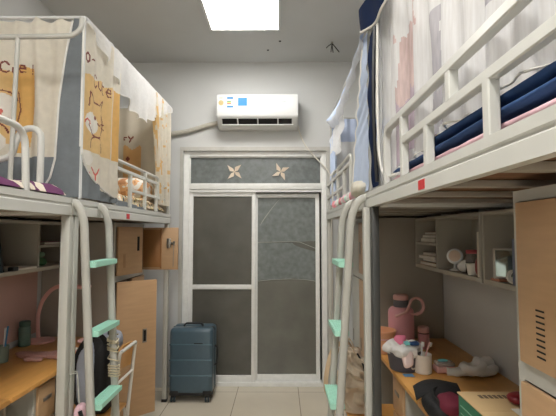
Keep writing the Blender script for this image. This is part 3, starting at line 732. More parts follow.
def endm(a, c):
    x = pxb + (pxf-pxb)*a; z = 1.737 + (ZT(2.2)-.012-1.737)*c
    if x > lerp_table(edge_tab, z): return 1
    if z < 1.952: return 1
    if near(sLr, x, z, .0045): return 5
    if near(sL, x, z, .0042): return 4
    if ell(x, z, -1.47, 2.22, .05, .07) or ell(x, z, -1.50, 2.03, .045, .05): return 6
    top = 2.44 + .012*math.sin(x*30)
    if x < -1.325 + .02*math.sin(z*9) and x > -1.43 and 1.97 < z < top: return 3
    if x <= -1.43 and 2.02 < z < 2.42 and x > -1.62: return 2
    if x < -1.66 and 2.0 < z < 2.45: return 2
    return 0
m = MB(); m.grid(endfn, 190, 190, endm)
m.build('end_curtain', [M_cream, M_greyblue, M_orange, M_orange2, M_ink, M_inkred, M_catw], CN)
zs = [1.745+.0325*i for i in range(30)]
MB().tube([(lerp_table(edge_tab, z), 2.172, z) for z in zs], .0055, 6).build('piping', M_pipe, CN)
MB().tube([(pxf+.004, 2.172, z) for z in zs if z > 2.0], .0055, 6).build('piping', M_pipe, CN)
# front curtain next to the viewer
low_tab = [(2.18, 1.97), (2.215, 1.915), (2.26, 1.875), (2.36, 1.83), (2.46, 1.80), (2.58, 1.777), (2.68, 1.765)]
sF = segs(strokes('Cute', 2.29, 2.375, .056, .075, .12) + strokes('O-', 2.205, 2.48, .04, .06) + [arc(2.345, 2.19, .115, .095, -2.6, .75), [(2.425, 2.255), (2.455, 2.335), (2.375, 2.285)], [(2.375, 2.285), (2.31, 2.285)], [(2.31, 2.285), (2.255, 2.33), (2.245, 2.25)], arc(2.33, 2.20, .006, .008, 0, 6.3, 8), arc(2.40, 2.20, .006, .008, 0, 6.3, 8), arc(2.365, 2.175, .014, .010, PI, 2*PI, 8), [(2.43, 2.19), (2.47, 2.195)], [(2.43, 2.175), (2.47, 2.165)], arc(2.36, 2.035, .085, .06, -.2, PI+.2)])
sFr = segs(strokes('rY', 2.22, 1.83, .075, .085) + [arc(2.235, 2.15, .02, .02, 0, 3)])
def frfn(a, c):
    y = 2.18 + .50*a; z = 1.737 + (ZT(y)-.015-1.737)*c
    k = min(1, a*5)
    x = -1.056 + k*(.007*math.sin(y*48+.5*math.sin(z*4)) + .007*math.sin(y*21+z*1.5)) + .004*noise.noise(Vector((y*14, 3, z*9)))
    yy = y + (.02*(c-.35) if a > .8 else 0)*(a-.8)*5
    return (x, yy, z)
def frm(a, c):
    y = 2.18 + .50*a; z = 1.737 + (ZT(y)-.015-1.737)*c
    if z < lerp_table(low_tab, y): return 1
    if near(sFr, y, z, .005): return 5
    if near(sF, y, z, .0045): return 4
    if ell(y, z, 2.285, 2.16, .07, .06) or ell(y, z, 2.25, 1.96, .07, .04): return 6
    top = 2.41 + .10*(y-2.2) + .008*math.sin(y*40)
    if 2.0 < z < top and y > 2.19:
        if y > 2.575: return 3
        return 2 if y < 2.56 else 0
    return 0
m = MB(); m.grid(frfn, 110, 195, frm)
m.build('front_curtain', [M_cream, M_greyblue, M_orange, M_orange2, M_ink, M_inkred, M_catw], CN)
MB().tube([(-1.050, y, z) for y, z in low_tab], .005, 6).build('piping', M_pipe, CN)
# lace valance along the top
vt = [(2.19, .03), (2.35, .09), (2.67, .235), (2.95, .335), (3.15, .33), (3.3, .285), (3.6, .16), (3.94, .05)]
def valfn(a, c):
    y = 2.19 + 1.76*a; zt = ZT(y) + .004; d = lerp_table(vt, y) * (1+.04*math.sin(y*40))
    return (-1.050 + .018*math.sin(y*34+c)*c + .03*c*(1-c) + .006*noise.noise(Vector((y*20, c*4, 0))), y, zt - d*c)
m = MB(); m.grid(valfn, 160, 16); m.build('lace_valance', M_lace, CN)
MB().tube([Vector(valfn(i/80, 1)) for i in range(81)], .004, 6).build('valance_hem', M_pipe, CN)
# gathered curtain at the far front corner, far end panel and back panel
def gath(a, c):
    z = 1.80 + (ZT(3.9)-.02-1.80)*c; wv = .42 + .10*c
    y = 3.94 - wv*(1-a)*(.75+.25*c)
    return (-1.075 + .030*math.sin(a*38+.7*math.sin(z*6)) + .012*math.sin(a*15+z*3), y, z)
def gathm(a, c):
    if a < .22 and .3 < c: return 1 if noise.noise(Vector((a*30, c*9, 1))) > -.05 else 0
    return 1 if noise.noise(Vector((a*16, c*22, 5))) > .34 else 0
m = MB(); m.grid(gath, 90, 50, gathm); m.build('gathered_curtain', [M_cream, M_orange], CN)
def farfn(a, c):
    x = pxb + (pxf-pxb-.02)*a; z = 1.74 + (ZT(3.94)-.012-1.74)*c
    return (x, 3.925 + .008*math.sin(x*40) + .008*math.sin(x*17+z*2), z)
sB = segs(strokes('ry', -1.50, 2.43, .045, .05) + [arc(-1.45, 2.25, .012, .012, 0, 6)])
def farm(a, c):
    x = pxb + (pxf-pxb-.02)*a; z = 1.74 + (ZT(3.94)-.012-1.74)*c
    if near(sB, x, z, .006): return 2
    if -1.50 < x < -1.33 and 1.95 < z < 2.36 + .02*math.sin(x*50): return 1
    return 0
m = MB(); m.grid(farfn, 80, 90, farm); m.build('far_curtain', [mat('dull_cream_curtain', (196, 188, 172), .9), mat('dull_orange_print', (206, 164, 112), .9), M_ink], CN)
m = MB(); m.grid(lambda a, c: (pxb+.01+.008*math.sin(a*90), 2.2+1.73*a, 1.76+.95*c), 60, 10); m.build('back_curtain', M_cream, CN)
m = MB(); m.grid(lambda a, c: (-1.075+.010*math.sin(a*20), 2.62+.62*a, 1.731+(.045-.03*a)*c), 40, 4); m.build('base_skirt', M_greyblue, CN)

# ---------------------------------------------------------------- bedding on the left
o = MB().box(-1.815, -1.10, 2.24, 3.90, 1.692, 1.75, .02, 3).build('mattress', M_matt); tag(o, 'thin mattress under the floral quilt in the left canopy', 'mattress')
def quilt(x0, x1, y0, y1, z0, zt, amp, seed, nx=50, ny=70):
    m = MB()
    def fn(a, c):
        x, y = x0+(x1-x0)*a, y0+(y1-y0)*c
        e = min(1, min(a, 1-a)*24, min(c, 1-c)*24); e = e**.4
        h = zt + amp*noise.noise(Vector((x*5, y*5, seed))) + amp*.5*noise.noise(Vector((x*14, y*14, seed)))
        return (x, y, z0 + (h-z0)*e)
    m.grid(fn, nx, ny); m.grid(lambda a, c: (x0+(x1-x0)*a, y0+(y1-y0)*c, z0), 2, 2); return m
tag(quilt(-1.80, -1.088, 2.50, 3.88, 1.752, 1.815, .022, 2).build('quilt', M_yquilt, angle=180), 'cream, yellow and navy floral quilt inside the left canopy', 'quilt')
o = MB().blob((-1.30, 3.62, 1.92), (.17, .24, .10), .7, 32, 18, .012, 7, 3).build('pillow', M_pillow); tag(o, 'white and orange floral pillow at the far end of the left canopy', 'pillow')
o = MB().box(-1.815, -1.10, .10, 1.945, 1.692, 1.735, .02, 3).build('mattress', M_matt); tag(o, 'mattress under the purple and cream quilt', 'mattress')
tag(quilt(-1.80, -1.066, .5, 2.06, 1.737, 1.780, .018, 8).build('quilt', M_purple, angle=180), 'purple and cream quilt on the left near bed', 'quilt')

# ---------------------------------------------------------------- right near canopy and bedding
CR = thing('bed_canopy', 'sheer white bed canopy with navy corner trim on the right near bed', 'bed canopy', (.85, 1.0, 1.75))
for x in (.466, 1.20):
    for y in (.12, 1.93): MB().tube([(x, y, 1.755), (x, y, 2.66)], .009, 8).build('pole', M_white, CR)
    MB().tube([(x, .12, 2.66), (x, 1.93, 2.66)], .009, 8).build('pole', M_white, CR)
for y in (.12, 1.93): MB().tube([(.466, y, 2.66), (1.20, y, 2.66)], .009, 8).build('pole', M_white, CR)
def gz(a, c):
    y = .14 + 1.76*a; zb = lerp_table([(.14, 1.862), (1.0, 1.856), (1.28, 1.85), (1.45, 1.815), (1.84, 1.80)], y) + .006*math.sin(y*17)
    z = zb + (2.652-zb)*c
    x = .482 + .012*math.sin(y*52+.6*math.sin(z*4)) + .010*math.sin(y*23+z*1.7) + .008*noise.noise(Vector((y*12, z*2, 0))) - .004*(1-c)**3
    return (x, y, z)
def gzm(a, c):
    y = .14 + 1.76*a; zb = 1.84; z = zb + (2.652-zb)*c
    q = .035*noise.noise(Vector((y*9, z*9, 2))) + .02*noise.noise(Vector((y*40, z*6, 5)))
    if ell(y+q, z+q, 1.44, 2.20, .055, .10) or ell(y+q, z+q, 1.38, 2.06, .05, .08): return 0
    if 1.40 < y+q < 1.66 and 2.10 < z+q*2 < 2.36: return 1
    if 1.44 < y+q < 1.68 and 1.86 < z+q < 2.12: return 2
    if (1.25 < y+q < 1.33 and z < 2.25) or (1.62 < y+q < 1.70 and z < 1.98) or (y+q < .98 and z > 2.05): return 3
    return 0
m = MB(); m.grid(gz, 300, 150, gzm); m.build('gauze_curtain', [M_gauze, M_gpink, M_glil, M_ggrey], CR)
m = MB(); m.tube([Vector(gz(i/90, 0)) for i in range(91)], .003, 6); m.build('gauze_hem', M_pipe, CR)
# inner printed curtain along the wall side, seen through the gauze
m = MB(); m.grid(lambda a, c: (1.185+.010*math.sin(a*90), .16+1.74*a, 1.80+.85*c), 120, 12); m.build('back_curtain', mat('grey_white_curtain', (232, 229, 226), .9), CR)
m = MB(); m.grid(lambda a, c: (.50+.69*a, 1.915+.008*math.sin(a*50), 1.79+.86*c), 50, 10); m.build('far_curtain', mat('grey_white_curtain', (232, 229, 226), .9), CR)
# navy corner strip, black zip and white piping
strip = lambda a, c: (.438 - .012*math.sin(PI*c) + .004*math.sin(c*24+a*3), 1.865+.165*a*(.75+.25*c), 1.765+.76*c)
m = MB(); m.grid(strip, 6, 60); m.build('corner_strip', M_navy2, CR)
MB().tube([(.432-.010*math.sin(PI*i/20), 1.875, 1.78+.72*i/20) for i in range(21)], .008, 8).build('zip', M_black, CR)
MB().tube(spline([(.440, 1.855, 2.5), (.434, 1.852, 2.2), (.436, 1.848, 1.95), (.440, 1.83, 1.85), (.446, 1.785, 1.80), (.452, 1.72, 1.785), (.456, 1.6, 1.78)], 8), .006, 8).build('piping', M_pipe, CR)
cb_ = [(1.60, 2.53), (1.70, 2.51), (1.80, 2.505), (1.90, 2.515), (1.98, 2.535), (2.05, 2.56), (2.10, 2.585)]
def collar(a, c):
    y = 1.60 + .50*a; zb = lerp_table(cb_, y)
    return (.408 + .036*(1-a) + .006*math.sin(a*11+c*2), y - .02*(1-c)*(1-a), 2.70 + (zb-2.70)*c)
m = MB(); m.grid(collar, 40, 12); m.build('collar_flap', M_navy2, CR)
MB().tube([Vector(collar(i/40, 1)) for i in range(41)], .0055, 6).build('collar_piping', M_pipe, CR)
o = MB().box(.50, 1.19, .14, 1.90, 1.719, 1.754, .015, 3).build('mattress', M_matt); tag(o, 'mattress under the navy quilt on the right bed', 'mattress')
def roll(x0, x1, y0, y1, zf, hf, seed):
    """a long folded edge of bedding lying along the guard: rounded section swept in y"""
    m = MB()
    def fn(a, c):
        y = y0 + (y1-y0)*c; th = 2*PI*a; h = hf(y)/2; z = zf(y)
        e = min(1, c*10, (1-c)*10)**.5
        cx, rx = (x0+x1)/2, (x1-x0)/2
        ca, sa = math.cos(th), math.sin(th)
        k = .005*noise.noise(Vector((y*6, th, seed)))+.003*noise.noise(Vector((y*17, th*2, seed)))
        return (cx + (rx*math.copysign(abs(ca)**.5, ca)+k)*(.9+.1*e), y, z + h + (h*math.copysign(abs(sa)**.6, sa)+k)*e)
    m.grid(fn, 28, 80); return m
o = roll(.464, 1.15, .16, 1.84, lambda y: 1.757, lambda y: .034, 1).build('sheet', M_pinkcl, weld=True, angle=180); tag(o, 'pale pink sheet edge lying under the navy quilt', 'sheet')
o = roll(.457, 1.12, .18, 1.83, lambda y: 1.793, lambda y: .016+.010*max(0, min(1, (1.45-y)*2)), 4).build('quilt', M_navy, weld=True, angle=180); tag(o, 'navy blue quilt behind the square guard of the right bed', 'quilt')
o = roll(.464, 1.10, .20, 1.42, lambda y: 1.822, lambda y: .030, 9).build('quilt', M_navy, weld=True, angle=180); tag(o, 'second navy quilt folded on top of the lower navy quilt', 'quilt')

# ---------------------------------------------------------------- right far canopy (pale blue)
CB = thing('bed_canopy', 'pale blue and white bed canopy on the right beside the balcony door', 'bed canopy', (.84, 3.0, 1.75))
ZB = 2.60
for x in (.455, 1.20):
    for y in (2.12, 3.78): MB().tube([(x, y, 1.755), (x, y, ZB)], .008, 8).build('pole', M_steel2, CB)
    MB().tube([(x, 2.12, ZB), (x, 3.78, ZB)], .008, 8).build('pole', M_steel2, CB)
for y in (2.12, 3.78): MB().tube([(.455, y, ZB), (1.20, y, ZB)], .008, 8).build('pole', M_steel2, CB)
et = [(1.76, 2.64), (1.85, 2.56), (2.0, 2.50), (2.2, 2.40), (2.45, 2.27), (2.59, 2.20)]
def bst(a, c):
    z = 1.765 + (ZB-.01-1.765)*c; y1 = lerp_table(et, z); y = 2.105 + (y1-2.105)*a
    return (.444 + .006*math.sin(z*70+a*6)*(.5+.5*math.sin(z*9)) + .005*noise.noise(Vector((y*12, z*14, 0))), y, z)
m = MB(); m.grid(bst, 24, 110); m.build('blue_strip', M_pblue, CB)
MB().tube([Vector(bst(1, i/40)) for i in range(41)], .007, 8).build('piping', M_pipe, CB)
bv = [(2.15, .05), (2.4, .09), (2.8, .12), (3.2, .16), (3.5, .14), (3.78, .06)]
def bval(a, c):
    y = 2.15 + 1.63*a; d = lerp_table(bv, y); return (.440 - .022*math.sin(c*PI)+.010*math.sin(y*26)*c, y, ZB + .006 - d*c - .06*math.sin(PI*a)*1)
m = MB(); m.grid(bval, 70, 8, lambda a, c: 1 if c > .45 else 0); m.build('blue_valance', [M_pblue, M_gauzeblue], CB)
m = MB()
m.grid(lambda a, c: (.452 + .018*math.sin(a*22)*c, 3.0+.62*a, ZB-.16-(.05+.22*math.sin(PI*a))*c), 50, 10)
m.grid(lambda a, c: (.445 + .014*math.sin(a*18)*c, 3.40+.38*a, 2.40-(.03+.13*math.sin(PI*min(1, a*1.1)))*c), 30, 8); m.build('tied_gauze', M_lace, CB)
m = MB(); m.grid(lambda a, c: (.465+.73*a, 3.765+.006*math.sin(a*60), 1.80+.79*c), 60, 30, lambda a, c: 1 if c > .74 or a < .05 or c < .1 else 0)
m.build('far_panel', [mat('white_net_panel', (214, 214, 214), .9), mat('blue_panel', (178, 190, 214), .9)], CB)
m = MB(); m.grid(lambda a, c: (.458+.014*math.sin(a*30), 3.50+.25*a, 1.80+.60*c), 30, 30, lambda a, c: 1 if (c*9) % 1 < .14 else 0); m.build('side_curtain', [M_pblue, M_whitecl], CB)
m = MB(); m.grid(lambda a, c: (1.185, 2.14+1.6*a, 1.80+.79*c), 20, 10); m.build('back_panel', mat('white_net_panel', (214, 214, 214), .9), CB)
o = MB().box(.50, 1.18, 2.16, 3.74, 1.719, 1.79, .02, 3).build('mattress', M_matt); tag(o, 'mattress inside the pale blue canopy', 'mattress')
# pompom garland on the rail and a beige cloth
gl = thing('garland', 'pink, white and mint pompom garland lying along the right bed rail', 'garland', (.43, 2.9, 1.755))
cols = [M_pinkcl, M_whitecl, mat('pale_mint_yarn', (190, 222, 206), .9), mat('rose_yarn', (226, 150, 158), .9)]
for k in range(11):
    y = 2.52 + k*.088
    m = MB(); m.blob((.447+.006*(k % 2), y, 1.782), (.030, .034, .030), 1, 14, 10, .010, 40, k); m.build('pompom', cols[(0, 3, 1, 2, 0, 1, 3, 2, 1, 0, 3)[k]], gl)
m = MB(); m.tube([(.447, 2.50+.09*i, 1.776) for i in range(11)], .003, 6); m.build('string', M_whitecl, gl)
o = MB().blob((.434, 2.30, 1.788), (.042, .12, .037), .8, 30, 16, .022, 20, 2).build('cloth_bundle', mat('beige_knit', (202, 196, 180), .9, bump=.3)); tag(o, 'beige cloth bundle on the right bed rail above the ladder', 'cloth')

# ---------------------------------------------------------------- things on the right desk
ZD = .761
th = thing('thermos', 'large pink thermos flask with a loop handle on the right desk', 'thermos', (.835, 2.955, ZD))
MB().lathe([(.080, 0), (.086, .006), (.087, .02), (.087, .235), (.084, .255), (.070, .272), (.052, .278)], (.835, 2.955, ZD), 32).build('body', M_pink, th)
MB().lathe([(.050, .276), (.051, .325), (.048, .327)], (.835, 2.955, ZD), 28).build('collar', mat('thermos_grey', (104, 104, 108), .5), th)
MB().lathe([(.050, .326), (.052, .330), (.052, .352), (.046, .360), (.02, .362)], (.835, 2.955, ZD), 28).build('lid', M_pink2, th)
MB().bar(spline([(.775, 2.88, ZD+.225), (.81, 2.873, ZD+.24), (.850, 2.868, ZD+.262), (.868, 2.87, ZD+.30), (.885, 2.873, ZD+.335), (.92, 2.878, ZD+.348), (.955, 2.88, ZD+.330), (.968, 2.882, ZD+.285), (.952, 2.884, ZD+.252), (.918, 2.885, ZD+.236)], 7), .024, .016, up=Vector((0, 0, 1)), b=.005).build('handle', M_pink2, th)
MB().bar(spline([(.918, 2.887, ZD+.236), (.89, 2.89, ZD+.238), (.865, 2.895, ZD+.25)], 5), .02, .012).build('strap', M_pink2, th)
sb = thing('bottle', 'small pink bottle with a dark band beside the thermos', 'bottle', (.98, 2.93, ZD))
MB().lathe([(.036, 0), (.038, .004), (.038, .095), (.036, .100)], (.98, 2.93, ZD), 24).build('body', M_pink, sb)
MB().lathe([(.037, .100), (.037, .108)], (.98, 2.93, ZD), 24).build('band', mat('dark_red_band', (80, 40, 46), .5), sb)
MB().lathe([(.038, .108), (.038, .140), (.032, .147), (.01, .148)], (.98, 2.93, ZD), 24).build('cap', M_pink2, sb)
pb = thing('plastic_tub', 'peach plastic tub standing behind the washbasin on the right desk', 'tub', (.675, 2.86, ZD))
MB().lathe([(.080, 0), (.092, .13), (.098, .132), (.098, .142), (.089, .142), (.078, .008), (.02, .006)], (.675, 2.86, ZD), 32).build('body', M_peach, pb)
MB().lathe([(.094, .09), (.0965, .095), (.094, .10)], (.675, 2.86, ZD), 32, cap=False).build('rim_band', M_pink2, pb)
bs = thing('washbasin', 'dark grey washbasin heaped with laundry on the right desk', 'basin', (.715, 2.49, ZD))
MB().lathe([(.074, 0), (.080, .005), (.094, .10), (.102, .102), (.102, .112), (.092, .112), (.075, .010), (.02, .008)], (.715, 2.49, ZD), 32).build('body', mat('dark_grey_plastic', (84, 80, 88), .45), bs)
o = MB().blob((.715, 2.49, .880), (.106, .110, .040), .85, 44, 24, .040, 20, 2).build('white_towel', M_whitecl); tag(o, 'white towel heaped in the dark washbasin', 'towel')
o = MB().blob((.705, 2.385, .850), (.030, .018, .050), .8, 24, 14, .014, 25, 6).build('pink_cloth', mat('pale_rose_cloth', (240, 220, 218), .9)); tag(o, 'pale rose cloth hanging over the washbasin rim', 'cloth')
o = MB().blob((.700, 2.50, .925), (.030, .038, .030), .8, 20, 12, .014, 30, 8).build('pink_hair_band', mat('bright_pink_cloth', (236, 130, 160), .8)); tag(o, 'bright pink cloth on top of the heaped towel', 'cloth')
pk = thing('tissue_pack', 'small mint and navy tissue pack on top of the heaped towel', 'tissue pack', (.735, 2.415, .935))
MB().box(.695, .725, 2.385, 2.43, .921, .937, .006).build('mint_end', mat('mint_pack', (120, 206, 206), .5), pk)
MB().box(.725, .775, 2.385, 2.43, .920, .937, .006).build('wrapper', M_navy, pk)
mg = thing('mug', 'beige mug holding two toothbrushes on the right desk', 'mug', (.805, 2.425, ZD))
mx, my = .805, 2.425
MB().lathe([(.043, 0), (.047, .004), (.049, .103), (.047, .105), (.044, .101), (.042, .008), (.01, .006)], (mx, my, ZD), 28).build('body', mat('beige_ceramic', (232, 222, 208), .35), mg)
MB().tube(spline([(mx-.046, my-.005, ZD+.085), (mx-.062, my-.01, ZD+.082), (mx-.076, my-.012, ZD+.055), (mx-.066, my-.01, ZD+.025), (mx-.047, my-.005, ZD+.025)], 7), .006, 8).build('handle', mat('beige_ceramic', (232, 222, 208), .35), mg)
for (dx, dy, dz, hm, nm) in ((.000, .01, .17, M_white, 'white toothbrush standing in the beige mug'), (.045, .01, .168, M_pink2, 'pink toothbrush leaning in the beige mug')):
    t_ = thing('toothbrush', nm, 'toothbrush', (mx, my, ZD+.012), 'toothbrushes in the mug')
    a = Vector((mx-.012, my, ZD+.014)); e = Vector((mx+dx, my+dy, ZD+dz)); dd = (e-a).normalized()
    MB().tube([a, a+(e-a)*.6, e-dd*.03], .0045, 8).build('handle', hm, t_)
    MB().bar([e-dd*.03, e], .012, .007).build('head', hm, t_)
    MB().bar([e-dd*.026+Vector((.008, -.005, 0)), e-dd*.002+Vector((.008, -.005, 0))], .010, .010).build('bristles', M_whitecl, t_)
sd = thing('soap_box', 'pink soap box with a clear lid beside the beige mug', 'soap box', (.93, 2.44, ZD))
MB().box(.875, .985, 2.40, 2.48, ZD, ZD+.036, .010, 3).build('base', M_pink2, sd)
MB().box(.878, .982, 2.403, 2.477, ZD+.036, ZD+.060, .010, 3).build('lid', glassmat('clear_plastic', (235, 235, 235), (220, 214, 210), .35, .15), sd)
o = MB().blob((.92, 2.435, ZD+.065), (.03, .012, .008), .9, 16, 8).build('mint_soap_wrap', mat('mint_pack', (120, 206, 206), .5)); tag(o, 'small mint wrapper lying on the pink soap box', 'wrapper')
tag(MB().box(.68, .735, 2.355, 2.40, .7605, .7625).build('card', mat('light_blue_card', (120, 170, 214), .6), smooth=False), 'small blue card lying flat on the right desk edge', 'card')
tw = thing('rolled_towel', 'white coiled towel lying at the back of the right desk', 'towel', (1.08, 2.42, ZD))
def ropes(pts, r, seed):
    P = spline(pts, 5); m = MB()
    m.sweep(P, [(r*math.cos(2*PI*q/12)*1.0, r*1.15*math.sin(2*PI*q/12)) for q in range(12)])
    for v in m.bm.verts: v.co += Vector((1, 1, 1))*.010*noise.noise(v.co*26+Vector((seed, 0, 0)))
    return m
ropes([(1.06+.050*math.cos(a), 2.37+.055*math.sin(a), ZD+.026+.0055*a) for a in [.6+q*.6 for q in range(12)]], .022, 1).build('coil', M_whitecl, tw)
ropes([(.93, 2.40, ZD+.012), (.98, 2.38, ZD+.018), (1.03, 2.345, ZD+.03), (1.10, 2.33, ZD+.04), (1.17, 2.36, ZD+.036), (1.205, 2.42, ZD+.026)], .022, 3).build('loose_end', M_whitecl, tw)
ropes([(1.09, 2.42, ZD+.03), (1.14, 2.41, ZD+.055), (1.19, 2.44, ZD+.05), (1.18, 2.50, ZD+.03)], .028, 6).build('fold', M_whitecl, tw)
# black bag with maroon lining at the desk edge
bb = thing('black_bag', 'black cloth bag with a maroon lining on the right desk edge', 'bag', (.72, 1.92, ZD))
def bagf(a, c):
    th = -.2 + 3.6*a; r = 1-.35*c
    z = ZD + .145*c - (.0 if c > .1 else 0)
    x = .715 + (.095*r)*math.cos(th+PI*.55)*1.0 + .012*noise.noise(Vector((a*5, c*4, 1))); y = 1.90 + (.125*r)*math.sin(th+PI*.55)+.012*noise.noise(Vector((a*6, c*4, 4)))
    return (x, y, z + .018*math.sin(a*7)*c)
MB().blob((.715, 1.89, ZD+.03), (.085, .115, .045), .75, 30, 18, .012, 14, 3, flat=ZD+.001).build('body', M_bk, bb)
m = MB(); m.grid(lambda a, c: (.62+.20*a-.02*c, 2.02-.11*c+.02*math.sin(a*5), ZD+.070+.02*a+.018*math.sin(a*PI)-.02*c*c), 24, 10); m.grid(lambda a, c: (.62+.20*a-.02*c, 2.02-.11*c+.02*math.sin(a*5)-.004, ZD+.066+.02*a+.018*math.sin(a*PI)-.02*c*c), 24, 10); m.build('flap', M_bk, bb)
MB().blob((.725, 1.83, ZD+.062), (.055, .075, .040), .8, 24, 14, .010, 24, 6).build('lining', mat('maroon_lining', (104, 26, 46), .8), bb)
MB().tube(spline([(.675, 1.80, ZD+.06), (.668, 1.88, ZD+.085), (.70, 1.95, ZD+.085), (.77, 1.97, ZD+.08)], 8), .007, 8).build('zip', M_dark, bb)
o = MB().blob((.660, 1.65, ZD+.042), (.013, .030, .041), .8, 18, 12, .006, 30, 2, flat=ZD+.001).build('sponge', mat('pale_yellow_foam', (222, 212, 160), .9)); tag(o, 'pale yellow foam piece between black bag and green box', 'sponge')
# green carton with a tan top
gb = thing('carton', 'green sided cardboard carton with a plain tan top on the right desk', 'box', (.80, 1.42, ZD))
M_green = mat('green_printed_card', (46, 110, 82), .6, var=.08)
M_card = mat('tan_card', (206, 176, 130), .7, var=.04)
MB().box(.645, 1.0, 1.24, 1.565, ZD, .968, .003).build('carton_body', M_green, gb)
m = MB(); m.box(.642, 1.003, 1.237, 1.400, .968, .972); m.box(.642, 1.003, 1.403, 1.568, .968, .972); m.build('top_flap', M_card, gb, smooth=False)
m = MB()
for k in range(6): m.box(.6435, .6445, 1.26, 1.545, .80+k*.026, .804+k*.026)
m.build('printed_lines', mat('pale_green_print', (128, 170, 146), .6), gb, smooth=False)
m = MB()
for k in range(9): m.box(.70+k*.017, .712+k*.017, 1.505, 1.535, .9722, .9728)
m.build('stencil_mark', mat('grey_ink', (110, 92, 72), .8), gb, smooth=False)
o = MB().blob((.815, 1.46, .990), (.045, .035, .016), .8, 24, 12, .006, 24, 3).build('hair_clip', mat('dark_red_plastic', (124, 24, 34), .35)); tag(o, 'dark red hair clip lying on the green carton', 'hair clip')
tag(MB().box(.755, .83, 1.33, 1.415, .9724, .9745).build('paper_slip', M_paper, smooth=False), 'white paper slip lying on the green carton', 'paper')

# ---------------------------------------------------------------- things on the right shelves
def book(name, label, cover, x0, x1, y0, y1, z0, z1, group=None, flat=True):
    o = thing(name, label, 'book', ((x0+x1)/2, (y0+y1)/2, z0), group)
    t = .003
    if flat:
        m = MB(); m.box(x0, x1, y0, y1, z0, z0+t); m.box(x0, x1, y0, y1, z1-t, z1); m.box(x1-t, x1, y0, y1, z0+t, z1-t); m.build('cover', cover, o, smooth=False)
        MB().box(x0+.004, x1-t, y0+.003, y1-.003, z0+t, z1-t).build('pages', M_paper, o, smooth=False)
    else:
        m = MB(); m.box(x0, x1, y0, y0+t, z0, z1); m.box(x0, x1, y1-t, y1, z0, z1); m.box(x0, x0+t, y0+t, y1-t, z0, z1); m.build('cover', cover, o, smooth=False)
        MB().box(x0+t, x1-.004, y0+t, y1-t, z0+.003, z1-.003).build('pages', M_paper, o, smooth=False)
    return o
bc = [mat('cover_%d' % i, c, .6) for i, c in enumerate([(200, 192, 176), (150, 148, 140), (176, 150, 120), (120, 124, 130), (214, 206, 192)])]
zz = 1.4845
for k, (hh, dx, lb) in enumerate(((.030, 0, 'lowest pale book of the pile in the upper right compartment'), (.022, .012, 'middle grey book of the pile in the upper right compartment'), (.020, .03, 'topmost tan book of the pile in the upper right compartment'))):
    book('book', lb, bc[k], 1.015+dx, 1.19, 2.79+dx, 3.06, zz, zz+hh, 'books in the upper box compartment'); zz += hh+.0005
zz = 1.3245
for k, (hh, dx, lb) in enumerate(((.024, .0, 'lowest book of the pile in the lower right compartment'), (.020, .02, 'second lowest book of the pile in the lower right compartment'), (.022, -.01, 'second highest book of the pile, jutting from the lower compartment'), (.020, .02, 'topmost book of the pile in the lower right compartment'))):
    book('book', lb, bc[(k+2) % 5], 1.015+dx, 1.19, 2.76+abs(dx), 3.08, zz, zz+hh, 'books in the lower box compartment'); zz += hh+.0005
zs_ = 1.325
fn_ = thing('round_mirror', 'small round white table mirror on a stand on the right shelf', 'mirror', (1.05, 2.52, zs_))
MB().lathe([(.030, 0), (.032, .006), (.012, .012), (.008, .02), (.008, .045)], (1.05, 2.545, zs_), 20).build('base', M_white, fn_)
m = MB(); m.M = Matrix.Translation((1.05, 2.545, zs_+.085)) @ Matrix.Rotation(R(75), 4, 'X') @ Matrix.Rotation(R(-30), 4, 'Y')
m.lathe([(.040, -.010), (.046, -.006), (.046, .006), (.040, .010)], (0, 0, 0), 28); m.build('ring', M_white, fn_)
m = MB(); m.M = Matrix.Translation((1.05, 2.545, zs_+.085)) @ Matrix.Rotation(R(75), 4, 'X') @ Matrix.Rotation(R(-30), 4, 'Y')
m.lathe([(.034, .0085), (.034, .0115)], (0, 0, 0), 24); m.build('face', mat('pale_peach_face', (214, 190, 170), .4), fn_)
o = MB().blob((1.07, 2.43, zs_+.035), (.045, .055, .035), .8, 24, 14, .012, 22, 1, flat=zs_).build('plush_toy', M_whitecl); tag(o, 'white plush lump beside the small round white mirror', 'plush toy')
jr = thing('jar', 'clear jar with a red lid in the middle right shelf', 'jar', (1.06, 2.33, zs_))
MB().lathe([(.034, 0), (.036, .004), (.036, .10), (.030, .112)], (1.06, 2.335, zs_), 22).build('body', glassmat('jar_glass', (200, 196, 190), (150, 140, 134), .5, .15), jr)
MB().lathe([(.034, .112), (.034, .130), (.03, .132)], (1.06, 2.335, zs_), 22).build('lid', mat('pink_red_lid', (176, 70, 76), .5), jr)
cp = thing('cup', 'small white paper cup in front of the clear jar', 'cup', (1.03, 2.30, zs_))
MB().lathe([(.022, 0), (.032, .06), (.034, .062), (.031, .062), (.021, .004), (.005, .003)], (1.025, 2.262, zs_), 20).build('body', M_paper, cp)
o = MB().blob((1.035, 2.18, zs_+.05), (.03, .025, .05), .7, 18, 12).build('red_box', mat('dark_red_tin', (128, 52, 48), .5)); tag(o, 'dark red tin beside the shelf end panel', 'tin')
book('book', 'tall cream book leaning on the end panel of the middle shelf', bc[4], 1.0, 1.17, 2.132, 2.15, zs_, zs_+.23, None, False)
mr = thing('table_mirror', 'small rounded upright mirror with a pale frame on the right shelf', 'mirror', (1.05, 1.98, zs_))
M2 = Matrix.Translation((1.04, 1.96, zs_)) @ Matrix.Rotation(R(-28), 4, 'Z') @ Matrix.Rotation(R(-10), 4, 'X')
m = MB(); m.M = M2; m.box(-.05, .05, -.006, .006, .012, .155, .006, 3); m.build('frame', mat('pale_frame', (196, 190, 178), .4), mr)
m = MB(); m.M = M2; m.box(-.040, .040, -.0075, -.0055, .022, .145, .001); m.build('glass', mat('mirror_glass', (176, 190, 184), .12, metal=.8), mr)
